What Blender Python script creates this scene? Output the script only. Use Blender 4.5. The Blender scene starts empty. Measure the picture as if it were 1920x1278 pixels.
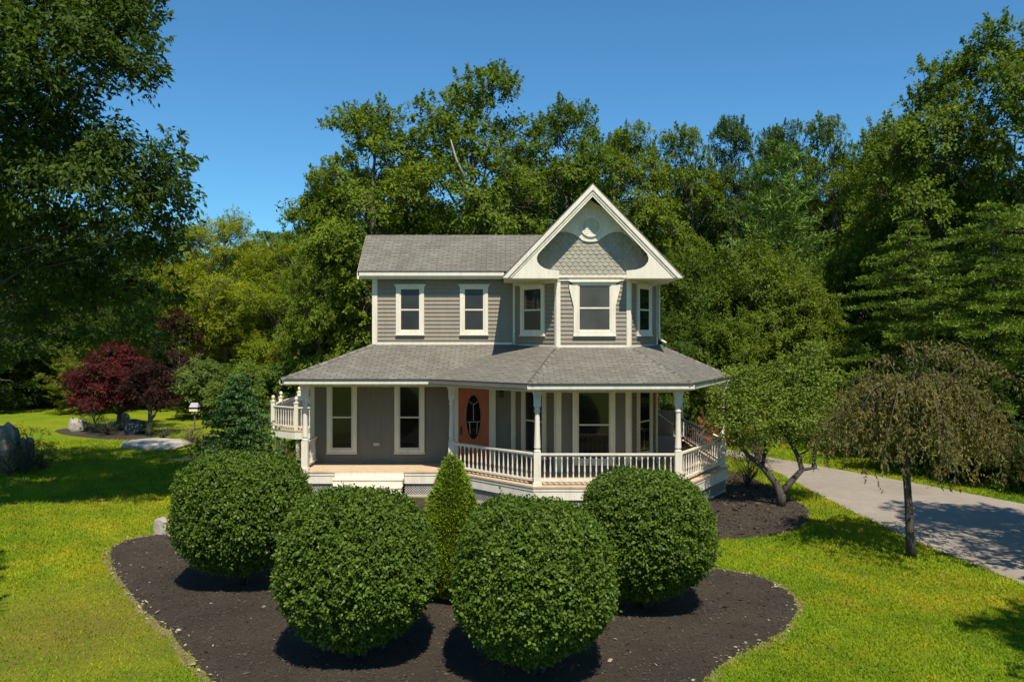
import bpy, math, random
import numpy as np
from mathutils import Vector

# ------------------------------------------------------------------ camera, sky, sun, exposure
SC = bpy.context.scene
COL = SC.collection
R_ = math.radians
CAM_Z = 4.7
FPX, CX, HY = 1493.0, 960.0, 625.0        # survey of the photograph: focal length and horizon, in its pixels

cam_d = bpy.data.cameras.new("camera")
cam_d.sensor_width = 36.0
cam_d.lens = FPX / 1920.0 * 36.0
cam_d.shift_y = (HY - 639.0) / 1920.0
cam_d.clip_start = 0.1
cam_d.clip_end = 3000.0
cam = bpy.data.objects.new("camera", cam_d)
COL.objects.link(cam)
cam.location = (0, 0, CAM_Z)
cam.rotation_euler = (R_(90), 0, 0)
SC.camera = cam

SUN_DIR = Vector((0.18, -0.83, 1.30)).normalized()     # from the scene towards the sun
SUN_EL = math.asin(SUN_DIR.z)
SUN_AZ = math.atan2(SUN_DIR.x, SUN_DIR.y)
world = bpy.data.worlds.new("World")
SC.world = world
world.use_nodes = True
wn = world.node_tree.nodes
wl = world.node_tree.links
sky = wn.new("ShaderNodeTexSky")
sky.sky_type = 'NISHITA'
sky.sun_disc = False
sky.sun_elevation = SUN_EL
sky.sun_rotation = SUN_AZ
sky.altitude = 100
sky.air_density = 1.0
sky.dust_density = 0.2
sky.ozone_density = 2.0
stint = wn.new("ShaderNodeMix"); stint.data_type = 'RGBA'; stint.blend_type = 'MULTIPLY'      # the film's colour balance
stint.inputs[0].default_value = 1.0
stint.inputs[7].default_value = (0.45, 0.88, 1.10, 1)
wl.new(sky.outputs[0], stint.inputs[6])
wl.new(stint.outputs[2], wn["Background"].inputs[0])
wn["Background"].inputs[1].default_value = 0.100
sun_d = bpy.data.lights.new("sun", 'SUN')
sun_d.energy = 5.0
sun_d.angle = R_(0.55)
sun_d.color = (1.0, 0.93, 0.80)
sun = bpy.data.objects.new("sun", sun_d)
COL.objects.link(sun)
sun.location = (10, -30, 50)
sun.rotation_euler = SUN_DIR.to_track_quat('Z', 'Y').to_euler()
SC.view_settings.view_transform = 'Standard'
SC.view_settings.look = 'None'
SC.view_settings.exposure = 0.35
SC.view_settings.gamma = 1.0

def at(px, D):
    return (px - CX) / FPX * D
def zat(py, D):
    return CAM_Z - (py - HY) / FPX * D

# ------------------------------------------------------------------ helpers
WLOC = {}
def tag(o, label=None, cat=None, group=None, kind=None):
    if label: o["label"] = label
    if cat: o["category"] = cat
    if group: o["group"] = group
    if kind: o["kind"] = kind
    return o

def empty(name, loc):
    o = bpy.data.objects.new(name, None)
    o.empty_display_size = 0.3
    COL.objects.link(o)
    o.location = loc
    WLOC[o] = Vector(loc)
    return o

def link(name, me, parent=None, world_loc=(0, 0, 0)):
    o = bpy.data.objects.new(name, me)
    COL.objects.link(o)
    w = Vector(world_loc)
    WLOC[o] = w
    if parent:
        o.parent = parent
        o.location = w - WLOC[parent]
    else:
        o.location = w
    return o

class MB:
    def __init__(s):
        s.v, s.f, s.uv = [], [], []
    def add(s, pts, faces, uvs=None):
        b = len(s.v)
        s.v += [tuple(p) for p in pts]
        for i, f in enumerate(faces):
            s.f.append([b + k for k in f])
            s.uv.append(uvs[i] if uvs else None)
        return s
    def box(s, x0, x1, y0, y1, z0, z1):
        return s.add([(x0,y0,z0),(x1,y0,z0),(x1,y1,z0),(x0,y1,z0),(x0,y0,z1),(x1,y0,z1),(x1,y1,z1),(x0,y1,z1)],
              [(0,3,2,1),(4,5,6,7),(0,1,5,4),(1,2,6,5),(2,3,7,6),(3,0,4,7)])
    def fbox(s, F, u0, u1, n0, n1, z0, z1):
        P = [fp(F,u,n,z) for z in (z0,z1) for (u,n) in ((u0,n1),(u1,n1),(u1,n0),(u0,n0))]
        return s.add(P, [(0,3,2,1),(4,5,6,7),(0,1,5,4),(1,2,6,5),(2,3,7,6),(3,0,4,7)])
    def prism(s, F, poly, n0, n1):
        """poly: list of (u, z), counter-clockwise seen from outside; n1 = outer face"""
        k = len(poly)
        P = [fp(F,u,n1,z) for u,z in poly] + [fp(F,u,n0,z) for u,z in poly]
        fs = [tuple(range(k)), tuple(range(2*k-1, k-1, -1))]
        for i in range(k):
            j = (i+1) % k
            fs.append((i, i+k, j+k, j))
        return s.add(P, fs)
    def slab(s, poly, z0, z1):
        k = len(poly)
        P = [(x,y,z1) for x,y in poly] + [(x,y,z0) for x,y in poly]
        fs = [tuple(range(k)), tuple(range(2*k-1, k-1, -1))]
        for i in range(k):
            j = (i+1) % k
            fs.append((i, i+k, j+k, j))
        return s.add(P, fs)
    def tube(s, path, rad, sides=6, cap=True):
        path = [Vector(p) for p in path]
        b = len(s.v); n = len(path)
        prev = None
        for i, p in enumerate(path):
            d = (path[min(i+1,n-1)] - path[max(i-1,0)])
            if d.length < 1e-9: d = Vector((0,0,1))
            d.normalize()
            if prev is None:
                a = Vector((1,0,0)) if abs(d.x) < 0.8 else Vector((0,1,0))
                a = (a - d*a.dot(d)).normalized()
            else:
                a = (prev - d*prev.dot(d))
                a = a.normalized() if a.length > 1e-6 else Vector((1,0,0))
            prev = a
            c = d.cross(a)
            r = rad[i] if hasattr(rad, '__len__') else rad
            for k in range(sides):
                t = 2*math.pi*k/sides
                s.v.append(tuple(p + a*(r*math.cos(t)) + c*(r*math.sin(t))))
        for i in range(n-1):
            for k in range(sides):
                k2 = (k+1) % sides
                s.f.append([b+i*sides+k, b+i*sides+k2, b+(i+1)*sides+k2, b+(i+1)*sides+k]); s.uv.append(None)
        if cap:
            s.f.append([b+k for k in range(sides)][::-1]); s.uv.append(None)
            s.f.append([b+(n-1)*sides+k for k in range(sides)]); s.uv.append(None)
        return s
    def lathe(s, c, prof, seg=14):
        b = len(s.v)
        for r, z in prof:
            for k in range(seg):
                t = 2*math.pi*k/seg
                s.v.append((c[0]+r*math.cos(t), c[1]+r*math.sin(t), c[2]+z))
        n = len(prof)
        for i in range(n-1):
            for k in range(seg):
                k2 = (k+1) % seg
                s.f.append([b+i*seg+k, b+i*seg+k2, b+(i+1)*seg+k2, b+(i+1)*seg+k]); s.uv.append(None)
        s.f.append([b+k for k in range(seg)][::-1]); s.uv.append(None)
        s.f.append([b+(n-1)*seg+k for k in range(seg)]); s.uv.append(None)
        return s
    def mesh(s, name, mat, origin=(0,0,0), smooth=False):
        me = bpy.data.meshes.new(name)
        ox, oy, oz = origin
        me.from_pydata([(x-ox, y-oy, z-oz) for x,y,z in s.v], [], s.f)
        if any(u is not None for u in s.uv):
            uvl = me.uv_layers.new(name="UVMap")
            li = 0
            for f, u in zip(s.f, s.uv):
                for k in range(len(f)):
                    uvl.data[li+k].uv = u[k] if u else (0, 0)
                li += len(f)
        mats = mat if isinstance(mat, (list, tuple)) else [mat]
        for m in mats: me.materials.append(m)
        if smooth:
            me.polygons.foreach_set("use_smooth", [True]*len(me.polygons))
        me.update()
        return me
    def build(s, name, mat, parent=None, smooth=False, origin=None):
        if origin is None:
            a = np.array(s.v)
            lo, hi = a.min(0), a.max(0)
            origin = ((lo[0]+hi[0])/2, (lo[1]+hi[1])/2, lo[2])
        return link(name, s.mesh(name, mat, origin, smooth), parent, origin)

def fp(F, u, n, z):
    P, U, N = F
    return (P[0]+U[0]*u+N[0]*n, P[1]+U[1]*u+N[1]*n, z)
def seg_frame(a, b):
    """frame along a->b with the outward normal on the right of a->b (towards the camera for a left-to-right segment)"""
    dx, dy = b[0]-a[0], b[1]-a[1]
    L = math.hypot(dx, dy)
    U = (dx/L, dy/L)
    return (a, U, (U[1], -U[0])), L

# ------------------------------------------------------------------ materials
def nmat(name):
    m = bpy.data.materials.new(name)
    m.use_nodes = True
    return m, m.node_tree.nodes, m.node_tree.links, m.node_tree.nodes["Principled BSDF"]

def noise(nt, ln, scale, detail=4, vec=None, rough=0.6):
    t = nt.new("ShaderNodeTexNoise")
    t.inputs["Scale"].default_value = scale
    t.inputs["Detail"].default_value = detail
    t.inputs["Roughness"].default_value = rough
    if vec is not None: ln.new(vec, t.inputs["Vector"])
    return t
def ramp(nt, ln, fac, stops):
    r = nt.new("ShaderNodeValToRGB")
    el = r.color_ramp.elements
    while len(el) < len(stops): el.new(0.5)
    for e, (p, c) in zip(el, stops):
        e.position = p; e.color = (c[0], c[1], c[2], 1)
    ln.new(fac, r.inputs[0])
    return r
def mixc(nt, ln, fac, a, b, mode='MIX'):
    m = nt.new("ShaderNodeMix"); m.data_type = 'RGBA'; m.blend_type = mode
    for i, x in ((0, fac), (6, a), (7, b)):
        if isinstance(x, (int, float)): m.inputs[i].default_value = x
        elif isinstance(x, tuple): m.inputs[i].default_value = (x[0], x[1], x[2], 1)
        else: ln.new(x, m.inputs[i])
    return m.outputs[2]
def bump(nt, ln, bs, height, strength=0.3, dist=0.02):
    b = nt.new("ShaderNodeBump")
    b.inputs["Strength"].default_value = strength
    b.inputs["Distance"].default_value = dist
    ln.new(height, b.inputs["Height"])
    ln.new(b.outputs[0], bs.inputs["Normal"])

def paint(name, col, var=0.12, rough=0.55, scale=3.0):
    m, nt, ln, bs = nmat(name)
    g = nt.new("ShaderNodeNewGeometry")
    n1 = noise(nt, ln, scale, 5, g.outputs["Position"])
    n2 = noise(nt, ln, 38, 3, g.outputs["Position"])
    r = ramp(nt, ln, n1.outputs[0], [(0.3, tuple(c*(1-var) for c in col)), (0.7, tuple(min(1, c*(1+var*0.5)) for c in col))])
    r2 = ramp(nt, ln, n2.outputs[0], [(0.35, (0.93,0.93,0.93)), (0.65, (1,1,1))])
    mp = nt.new("ShaderNodeMapping"); mp.inputs["Scale"].default_value = (7, 7, 0.55)
    ln.new(g.outputs["Position"], mp.inputs[0])
    n3 = noise(nt, ln, 1.3, 5, mp.outputs[0], 0.7)
    r3 = ramp(nt, ln, n3.outputs[0], [(0.30, (0.84,0.83,0.80)), (0.55, (1,1,1))])
    c = mixc(nt, ln, 1.0, r.outputs[0], r2.outputs[0], 'MULTIPLY')
    ln.new(mixc(nt, ln, 1.0, c, r3.outputs[0], 'MULTIPLY'), bs.inputs["Base Color"])
    bs.inputs["Roughness"].default_value = rough
    return m

M = {}
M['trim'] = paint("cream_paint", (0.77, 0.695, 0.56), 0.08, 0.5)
M['trim_shade'] = paint("cream_paint_porch_shade", (0.76, 0.68, 0.47), 0.08, 0.5)  # same trim, yellowed: the porch shade's warm cast put into the colour
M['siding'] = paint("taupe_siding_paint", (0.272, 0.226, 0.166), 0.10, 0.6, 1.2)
M['siding_shade'] = paint("taupe_siding_porch_shade", (0.212, 0.170, 0.106), 0.10, 0.6, 1.2)  # same siding, darkened: porch shade put into the colour
M['scale'] = paint("sage_shingle_paint", (0.33, 0.30, 0.228), 0.14, 0.6, 4)
M['floor'] = paint("tan_deck_boards", (0.62, 0.46, 0.30), 0.10, 0.6, 2)
M['step'] = paint("step_paint", (0.76, 0.68, 0.55), 0.10, 0.6, 2)
M['dark'] = paint("dark_edge_and_shade", (0.03, 0.028, 0.026), 0.1, 0.8)  # dark roof edges; behind the lattice it paints the shade under the porch
M['lattice'] = paint("grey_lattice", (0.48, 0.44, 0.39), 0.1, 0.7)
M['gutter_grey'] = paint("grey_gutter_metal", (0.14, 0.125, 0.11), 0.15, 0.45)
M['concrete'] = paint("foundation_concrete", (0.30, 0.28, 0.25), 0.2, 0.9)
M['ceil'] = paint("brown_board_ceiling", (0.33, 0.25, 0.16), 0.1, 0.6)
M['iron'] = paint("dark_iron", (0.03, 0.03, 0.032), 0.2, 0.5)
M['white'] = paint("white_plastic", (0.40, 0.385, 0.42), 0.05, 0.4)
M['cover'] = paint("charcoal_cover", (0.06, 0.058, 0.065), 0.2, 0.8)
M['sash'] = paint("sash_paint", (0.62, 0.57, 0.44), 0.06, 0.5)

def wood_door():
    m, nt, ln, bs = nmat("orange_stained_wood")
    g = nt.new("ShaderNodeNewGeometry")
    mp = nt.new("ShaderNodeMapping"); mp.inputs["Scale"].default_value = (14, 14, 1.2)
    ln.new(g.outputs["Position"], mp.inputs[0])
    n = noise(nt, ln, 2.5, 6, mp.outputs[0])
    r = ramp(nt, ln, n.outputs[0], [(0.3, (0.30,0.066,0.010)), (0.7, (0.46,0.115,0.018))])
    ln.new(r.outputs[0], bs.inputs["Base Color"])
    bs.inputs["Roughness"].default_value = 0.4
    return m
M['door'] = wood_door()

def glass(name, col, rough=0.04, spec=0.5):
    m, nt, ln, bs = nmat(name)
    g = nt.new("ShaderNodeNewGeometry")
    n = noise(nt, ln, 1.1, 2, g.outputs["Position"])
    r = ramp(nt, ln, n.outputs[0], [(0.35, tuple(c*0.75 for c in col)), (0.7, tuple(c*1.2 for c in col))])
    ln.new(r.outputs[0], bs.inputs["Base Color"])
    bs.inputs["Roughness"].default_value = rough
    bs.inputs["Specular IOR Level"].default_value = spec
    bump(nt, ln, bs, n.outputs[0], 0.04, 0.05)
    return m
M['pane_up'] = glass("screened_window_glass", (0.030, 0.028, 0.027), 0.22, 0.35)
M['pane_blind'] = glass("window_glass_over_blind", (0.070, 0.065, 0.056), 0.25, 0.35)
M['pane_low'] = glass("dark_window_glass", (0.012, 0.012, 0.011), 0.05, 0.5)

def shingles():
    m, nt, ln, bs = nmat("asphalt_shingles")
    uv = nt.new("ShaderNodeUVMap"); uv.uv_map = "UVMap"
    b = nt.new("ShaderNodeTexBrick")
    b.offset = 0.5
    b.inputs["Scale"].default_value = 1.0
    b.inputs["Brick Width"].default_value = 0.30
    b.inputs["Row Height"].default_value = 0.112
    b.inputs["Mortar Size"].default_value = 0.014
    b.inputs["Mortar Smooth"].default_value = 0.4
    b.inputs["Bias"].default_value = 0.0
    b.inputs["Color1"].default_value = (0.142, 0.131, 0.110, 1)
    b.inputs["Color2"].default_value = (0.192, 0.180, 0.153, 1)
    b.inputs["Mortar"].default_value = (0.082, 0.075, 0.062, 1)
    # wavy rows, as old shingles lie
    nz = noise(nt, ln, 3.4, 4, uv.outputs[0])
    vm = nt.new("ShaderNodeVectorMath"); vm.operation = 'MULTIPLY_ADD'
    vm.inputs[1].default_value = (0.10, 0.075, 0)
    ln.new(nz.outputs["Color"], vm.inputs[0]); ln.new(uv.outputs[0], vm.inputs[2])
    ln.new(vm.outputs[0], b.inputs["Vector"])
    n1 = noise(nt, ln, 0.8, 4, uv.outputs[0])
    mps = nt.new("ShaderNodeMapping"); mps.inputs["Scale"].default_value = (3.2, 17.0, 1)
    ln.new(vm.outputs[0], mps.inputs[0])
    n2 = noise(nt, ln, 1.0, 5, mps.outputs[0], 0.7)
    r1 = ramp(nt, ln, n1.outputs[0], [(0.3, (0.82,0.80,0.74)), (0.7, (1.12,1.10,1.08))])
    r2 = ramp(nt, ln, n2.outputs[0], [(0.3, (0.72,0.72,0.72)), (0.7, (1.22,1.21,1.19))])
    c = mixc(nt, ln, 1.0, b.outputs["Color"], r1.outputs[0], 'MULTIPLY')
    c = mixc(nt, ln, 1.0, c, r2.outputs[0], 'MULTIPLY')
    ln.new(c, bs.inputs["Base Color"])
    bs.inputs["Roughness"].default_value = 0.9
    inv = nt.new("ShaderNodeMath"); inv.operation = 'SUBTRACT'; inv.inputs[0].default_value = 1.0
    ln.new(b.outputs["Fac"], inv.inputs[1])
    bump(nt, ln, bs, inv.outputs[0], 0.6, 0.02)
    return m
M['shingle'] = shingles()

def leaf(name, trans=0.35, rough=0.5, spec=0.35, warm=(1.15,1.12,0.5), turf=False):
    """foliage: the object's own colour, varied leaf by leaf"""
    m, nt, ln, bs = nmat(name)
    oi = nt.new("ShaderNodeObjectInfo")
    a = nt.new("ShaderNodeAttribute"); a.attribute_name = "tint"
    lum = ramp(nt, ln, a.outputs["Fac"], [(0.0, (0.62,0.66,0.7)), (0.5, (1,1,1)), (1.0, (1.5,1.35,1.0))])
    c = mixc(nt, ln, 1.0, oi.outputs["Color"], lum.outputs[0], 'MULTIPLY')
    if turf:                                           # the lawn's own patches of lush, pale and dry grass
        g = nt.new("ShaderNodeNewGeometry")
        p1 = noise(nt, ln, 0.16, 5, g.outputs["Position"], 0.65); p2 = noise(nt, ln, 0.9, 5, g.outputs["Position"], 0.7)
        q1 = ramp(nt, ln, p1.outputs[0], [(0.30, (0.70,0.86,0.9)), (0.50, (1,1,1)), (0.72, (1.45,1.08,1.5))])
        q2 = ramp(nt, ln, p2.outputs[0], [(0.30, (0.62,0.82,0.8)), (0.52, (1,1,1)), (0.72, (1.45,1.05,2.0))])
        c = mixc(nt, ln, 1.0, c, q1.outputs[0], 'MULTIPLY'); c = mixc(nt, ln, 1.0, c, q2.outputs[0], 'MULTIPLY')
    ln.new(c, bs.inputs["Base Color"])
    bs.inputs["Roughness"].default_value = rough
    bs.inputs["Specular IOR Level"].default_value = spec
    tr = nt.new("ShaderNodeBsdfTranslucent")
    ln.new(mixc(nt, ln, 1.0, c, warm, 'MULTIPLY'), tr.inputs["Color"])
    mx = nt.new("ShaderNodeMixShader"); mx.inputs[0].default_value = trans
    ln.new(bs.outputs[0], mx.inputs[1]); ln.new(tr.outputs[0], mx.inputs[2])
    ln.new(mx.outputs[0], nt["Material Output"].inputs[0])
    return m
M['leaf'] = leaf("broad_leaf", 0.42, 0.6, 0.15)
M['needle'] = leaf("conifer_needle", 0.15, 0.6, 0.2, (1.2,1.1,0.6))
M['waxy'] = leaf("waxy_shrub_leaf", 0.25, 0.45, 0.2)
M['grassblade'] = leaf("grass_blade", 0.30, 0.6, 0.15, (1.2,1.1,0.5), turf=True)

def bark(name, c0, c1):
    m, nt, ln, bs = nmat(name)
    tc = nt.new("ShaderNodeTexCoord")
    mp = nt.new("ShaderNodeMapping"); mp.inputs["Scale"].default_value = (9, 9, 1.6)
    ln.new(tc.outputs["Object"], mp.inputs[0])
    n = noise(nt, ln, 2.2, 6, mp.outputs[0])
    r = ramp(nt, ln, n.outputs[0], [(0.32, c0), (0.68, c1)])
    ln.new(r.outputs[0], bs.inputs["Base Color"])
    bs.inputs["Roughness"].default_value = 0.9
    bump(nt, ln, bs, n.outputs[0], 0.7, 0.03)
    return m
M['bark'] = bark("grey_brown_bark", (0.055,0.045,0.034), (0.17,0.14,0.105))
M['bark_dark'] = bark("dark_bark", (0.03,0.025,0.02), (0.10,0.082,0.065))

def lawn_mat():
    m, nt, ln, bs = nmat("lawn_grass")
    g = nt.new("ShaderNodeNewGeometry")
    P = g.outputs["Position"]
    n1 = noise(nt, ln, 0.16, 5, P, 0.65)
    n2 = noise(nt, ln, 0.9, 5, P, 0.7)
    n3 = noise(nt, ln, 9.0, 5, P, 0.7)
    n4 = noise(nt, ln, 55.0, 3, P, 0.7)
    a = ramp(nt, ln, n1.outputs[0], [(0.30, (0.140,0.230,0.005)), (0.50, (0.205,0.270,0.006)), (0.72, (0.300,0.292,0.009))])
    b = ramp(nt, ln, n2.outputs[0], [(0.30, (0.62,0.82,0.8)), (0.52, (1,1,1)), (0.72, (1.45,1.05,2.0))])
    c = mixc(nt, ln, 1.0, a.outputs[0], b.outputs[0], 'MULTIPLY')
    d = ramp(nt, ln, n3.outputs[0], [(0.28, (0.70,0.76,0.7)), (0.72, (1.22,1.16,1.2))])
    c = mixc(nt, ln, 1.0, c, d.outputs[0], 'MULTIPLY')
    e = ramp(nt, ln, n4.outputs[0], [(0.28, (0.55,0.6,0.55)), (0.72, (1.35,1.3,1.3))])
    c = mixc(nt, ln, 1.0, c, e.outputs[0], 'MULTIPLY')
    # dry, worn turf beside the planting bed and at the lawn's left front
    sp = nt.new("ShaderNodeVectorMath"); sp.operation = 'DISTANCE'
    ln.new(P, sp.inputs[0]); sp.inputs[1].default_value = (-6.9, 12.6, 0)
    dn = nt.new("ShaderNodeMath"); dn.operation = 'MULTIPLY_ADD'; dn.inputs[1].default_value = 3.6
    ln.new(n2.outputs[0], dn.inputs[0]); ln.new(sp.outputs["Value"], dn.inputs[2])
    dr = ramp(nt, ln, dn.outputs[0], [(0.0, (1,1,1)), (1.0, (0,0,0))])
    mr = nt.new("ShaderNodeMapRange"); mr.inputs[1].default_value = 2.2; mr.inputs[2].default_value = 5.2
    mr.inputs[3].default_value = 0.75; mr.inputs[4].default_value = 0.0
    ln.new(dn.outputs[0], mr.inputs[0])
    c = mixc(nt, ln, mr.outputs[0], c, mixc(nt, ln, 1.0, e.outputs[0], (0.21,0.155,0.03), 'MULTIPLY'))
    nt.remove(dr)
    ln.new(c, bs.inputs["Base Color"])
    bs.inputs["Roughness"].default_value = 0.85
    bs.inputs["Specular IOR Level"].default_value = 0.15
    ad = nt.new("ShaderNodeMath"); ad.operation = 'ADD'
    ln.new(n3.outputs[0], ad.inputs[0]); ln.new(n4.outputs[0], ad.inputs[1])
    bump(nt, ln, bs, ad.outputs[0], 0.8, 0.06)
    return m
M['lawn'] = lawn_mat()

def mulch_mat():
    m, nt, ln, bs = nmat("dark_bark_mulch")
    g = nt.new("ShaderNodeNewGeometry"); P = g.outputs["Position"]
    n1 = noise(nt, ln, 0.7, 5, P); n2 = noise(nt, ln, 14, 6, P, 0.75); n3 = noise(nt, ln, 60, 4, P, 0.8)
    a = ramp(nt, ln, n1.outputs[0], [(0.3, (0.034,0.024,0.015)), (0.7, (0.076,0.054,0.032))])
    b = ramp(nt, ln, n2.outputs[0], [(0.3, (0.6,0.6,0.6)), (0.62, (1.15,1.12,1.06)), (0.85, (1.6,1.5,1.3))])
    e = ramp(nt, ln, n3.outputs[0], [(0.3, (0.5,0.5,0.5)), (0.7, (1.5,1.45,1.4))])
    c = mixc(nt, ln, 1.0, a.outputs[0], b.outputs[0], 'MULTIPLY')
    c = mixc(nt, ln, 1.0, c, e.outputs[0], 'MULTIPLY')
    ln.new(c, bs.inputs["Base Color"])
    bs.inputs["Roughness"].default_value = 0.95
    ad = nt.new("ShaderNodeMath"); ad.operation = 'ADD'
    ln.new(n2.outputs[0], ad.inputs[0]); ln.new(n3.outputs[0], ad.inputs[1])
    bump(nt, ln, bs, ad.outputs[0], 0.9, 0.05)
    return m
M['mulch'] = mulch_mat()

def asphalt_mat():
    m, nt, ln, bs = nmat("worn_asphalt")
    g = nt.new("ShaderNodeNewGeometry"); P = g.outputs["Position"]
    n1 = noise(nt, ln, 0.35, 6, P, 0.7); n2 = noise(nt, ln, 30, 4, P, 0.7); n4 = noise(nt, ln, 2.5, 4, P, 0.7)
    a = ramp(nt, ln, n1.outputs[0], [(0.3, (0.235,0.198,0.155)), (0.7, (0.325,0.278,0.222))])
    b = ramp(nt, ln, n2.outputs[0], [(0.3, (0.80,0.80,0.80)), (0.7, (1.15,1.15,1.15))])
    d = ramp(nt, ln, n4.outputs[0], [(0.3, (0.88,0.88,0.88)), (0.7, (1.08,1.07,1.06))])
    c = mixc(nt, ln, 1.0, a.outputs[0], b.outputs[0], 'MULTIPLY')
    c = mixc(nt, ln, 1.0, c, d.outputs[0], 'MULTIPLY')
    ln.new(c, bs.inputs["Base Color"])
    bs.inputs["Roughness"].default_value = 0.9
    bump(nt, ln, bs, n2.outputs[0], 0.4, 0.01)
    return m
M['asphalt'] = asphalt_mat()

def stone_mat(name, c0, c1):
    m, nt, ln, bs = nmat(name)
    tc = nt.new("ShaderNodeTexCoord")
    n1 = noise(nt, ln, 2.0, 7, tc.outputs["Object"], 0.7); n2 = noise(nt, ln, 18, 5, tc.outputs["Object"], 0.7)
    a = ramp(nt, ln, n1.outputs[0], [(0.3, c0), (0.7, c1)])
    b = ramp(nt, ln, n2.outputs[0], [(0.3, (0.75,0.75,0.75)), (0.7, (1.15,1.13,1.1))])
    ln.new(mixc(nt, ln, 1.0, a.outputs[0], b.outputs[0], 'MULTIPLY'), bs.inputs["Base Color"])
    bs.inputs["Roughness"].default_value = 0.9
    bump(nt, ln, bs, n1.outputs[0], 0.6, 0.08)
    return m
M['stone'] = stone_mat("pale_stone", (0.26,0.225,0.175), (0.50,0.45,0.37))
M['stone_dark'] = stone_mat("dark_stone", (0.04,0.04,0.042), (0.12,0.118,0.115))
M['granite'] = stone_mat("grey_granite", (0.10,0.092,0.085), (0.30,0.27,0.24))
M['chip'] = stone_mat("wood_chip", (0.20,0.155,0.095), (0.48,0.40,0.29))
M['mulchchip'] = stone_mat("mulch_chip", (0.028,0.021,0.014), (0.105,0.076,0.048))

# ------------------------------------------------------------------ ground
def sheet(name, poly, z, mat, label, cat, sub=0.0, hfun=None):
    mb = MB()
    mb.add([(x, y, z) for x, y in poly], [tuple(range(len(poly)))])
    o = mb.build(name, mat, None, origin=(0,0,0))
    return tag(o, label, cat, kind="structure")
sheet("lawn", [(-420,-120),(420,-120),(420,520),(-420,520)], 0.0, M['lawn'], "bright green mown lawn around the house", "lawn")

def smooth_poly(pts, n=8):
    out = []
    k = len(pts)
    for i in range(k):
        p0, p1, p2, p3 = (Vector((*pts[(i+j-1) % k], 0)) for j in range(4))
        for s in range(n):
            t = s/n
            q = 0.5*((2*p1)+(p2-p0)*t+(2*p0-5*p1+4*p2-p3)*t*t+(3*p1-p0-3*p2+p3)*t**3)
            out.append((q.x, q.y))
    return out
def jitter(poly, amp, seed):
    r = random.Random(seed)
    return [(x+r.uniform(-amp,amp), y+r.uniform(-amp,amp)) for x, y in poly]
drive_near = [(9.9,4),(9.75,9),(9.6,14.9),(9.1,18.2),(8.95,22.6),(8.95,26.5),(8.6,30)]
drive_far = [(4.5,37),(7.5,34.5),(9.7,30.3),(11.1,27.9),(12.5,25.3),(14.1,21.9),(16.4,17.5),(19,12),(21,4)]
sheet("driveway", jitter(drive_near+[(6.5,33.2),(3.8,35.2)]+drive_far, 0.04, 3), 0.008, M['asphalt'], "pale worn asphalt driveway curving past the house", "driveway")
BED = smooth_poly([(-8.75,17.4),(-8.1,18.9),(-7.2,19.6),(-6.8,22.6),(-2.0,22.6),(0.6,20.4),(3.0,20.4),(4.0,18.2),(3.9,16.2),(4.75,15.35),(5.0,14.0),(4.3,12.6),(3.16,11.5),(2.3,10.5),(0.5,9.5),(-1.8,9.4),(-3.7,10.4),(-5.2,12.3),(-6.9,14.4)], 8)
def grown(poly, d):
    cx = sum(p[0] for p in poly)/len(poly); out = []
    k = len(poly)
    for i in range(k):
        a, b = poly[i-1], poly[(i+1) % k]
        tx, ty = b[0]-a[0], b[1]-a[1]; L = math.hypot(tx, ty) or 1
        out.append((poly[i][0]-ty/L*d, poly[i][1]+tx/L*d))
    return out
M['soil'] = stone_mat("dry_soil", (0.10,0.085,0.025), (0.23,0.175,0.07))
sheet("soil_rim", jitter(grown(BED, 0.12), 0.06, 15), 0.006, M['soil'], "strip of dry tan soil between lawn and mulch", "soil")
sheet("mulch_bed", jitter(BED, 0.05, 5), 0.012, M['mulch'], "dark bark mulch bed under the round clipped shrubs", "mulch bed")
BED2 = smooth_poly([(3.9,18.4),(4.9,18.2),(6.2,18.6),(7.2,19.6),(7.9,21.4),(7.9,24.0),(7.6,27),(6.6,27),(6.3,23.9),(4.5,20.7),(3.6,20.5)], 6)
sheet("porch_mulch_bed", jitter(BED2, 0.06, 6), 0.016, M['mulch'], "leaf strewn dark mulch bed beside the porch corner", "mulch bed")
MAPLE_BED = smooth_poly([(-22.2,39),(-20.5,36.8),(-17.2,35.2),(-16.2,36.4),(-17.6,38.6),(-20,40.6)], 6)
sheet("maple_mulch_bed", MAPLE_BED, 0.012, M['mulch'], "dark mulch bed under the red maples", "mulch bed")
BARE = smooth_poly([(-13.2,29.8),(-11.2,29.3),(-9.0,29.5),(-9.1,30.2),(-11.6,30.3)], 5)
sheet("bare_soil", jitter(BARE, 0.08, 8), 0.006, M['soil'], "worn strip of bare tan soil across the left lawn", "soil")
def inside(poly, X, Y):
    X = np.asarray(X); Y = np.asarray(Y)
    c = np.zeros(X.shape, bool)
    k = len(poly)
    for i in range(k):
        x1, y1 = poly[i]; x2, y2 = poly[(i+1) % k]
        if y1 == y2: continue
        m = ((y1 > Y) != (y2 > Y)) & (X < (x2-x1)*(Y-y1)/(y2-y1)+x1)
        c ^= m
    return c

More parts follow.
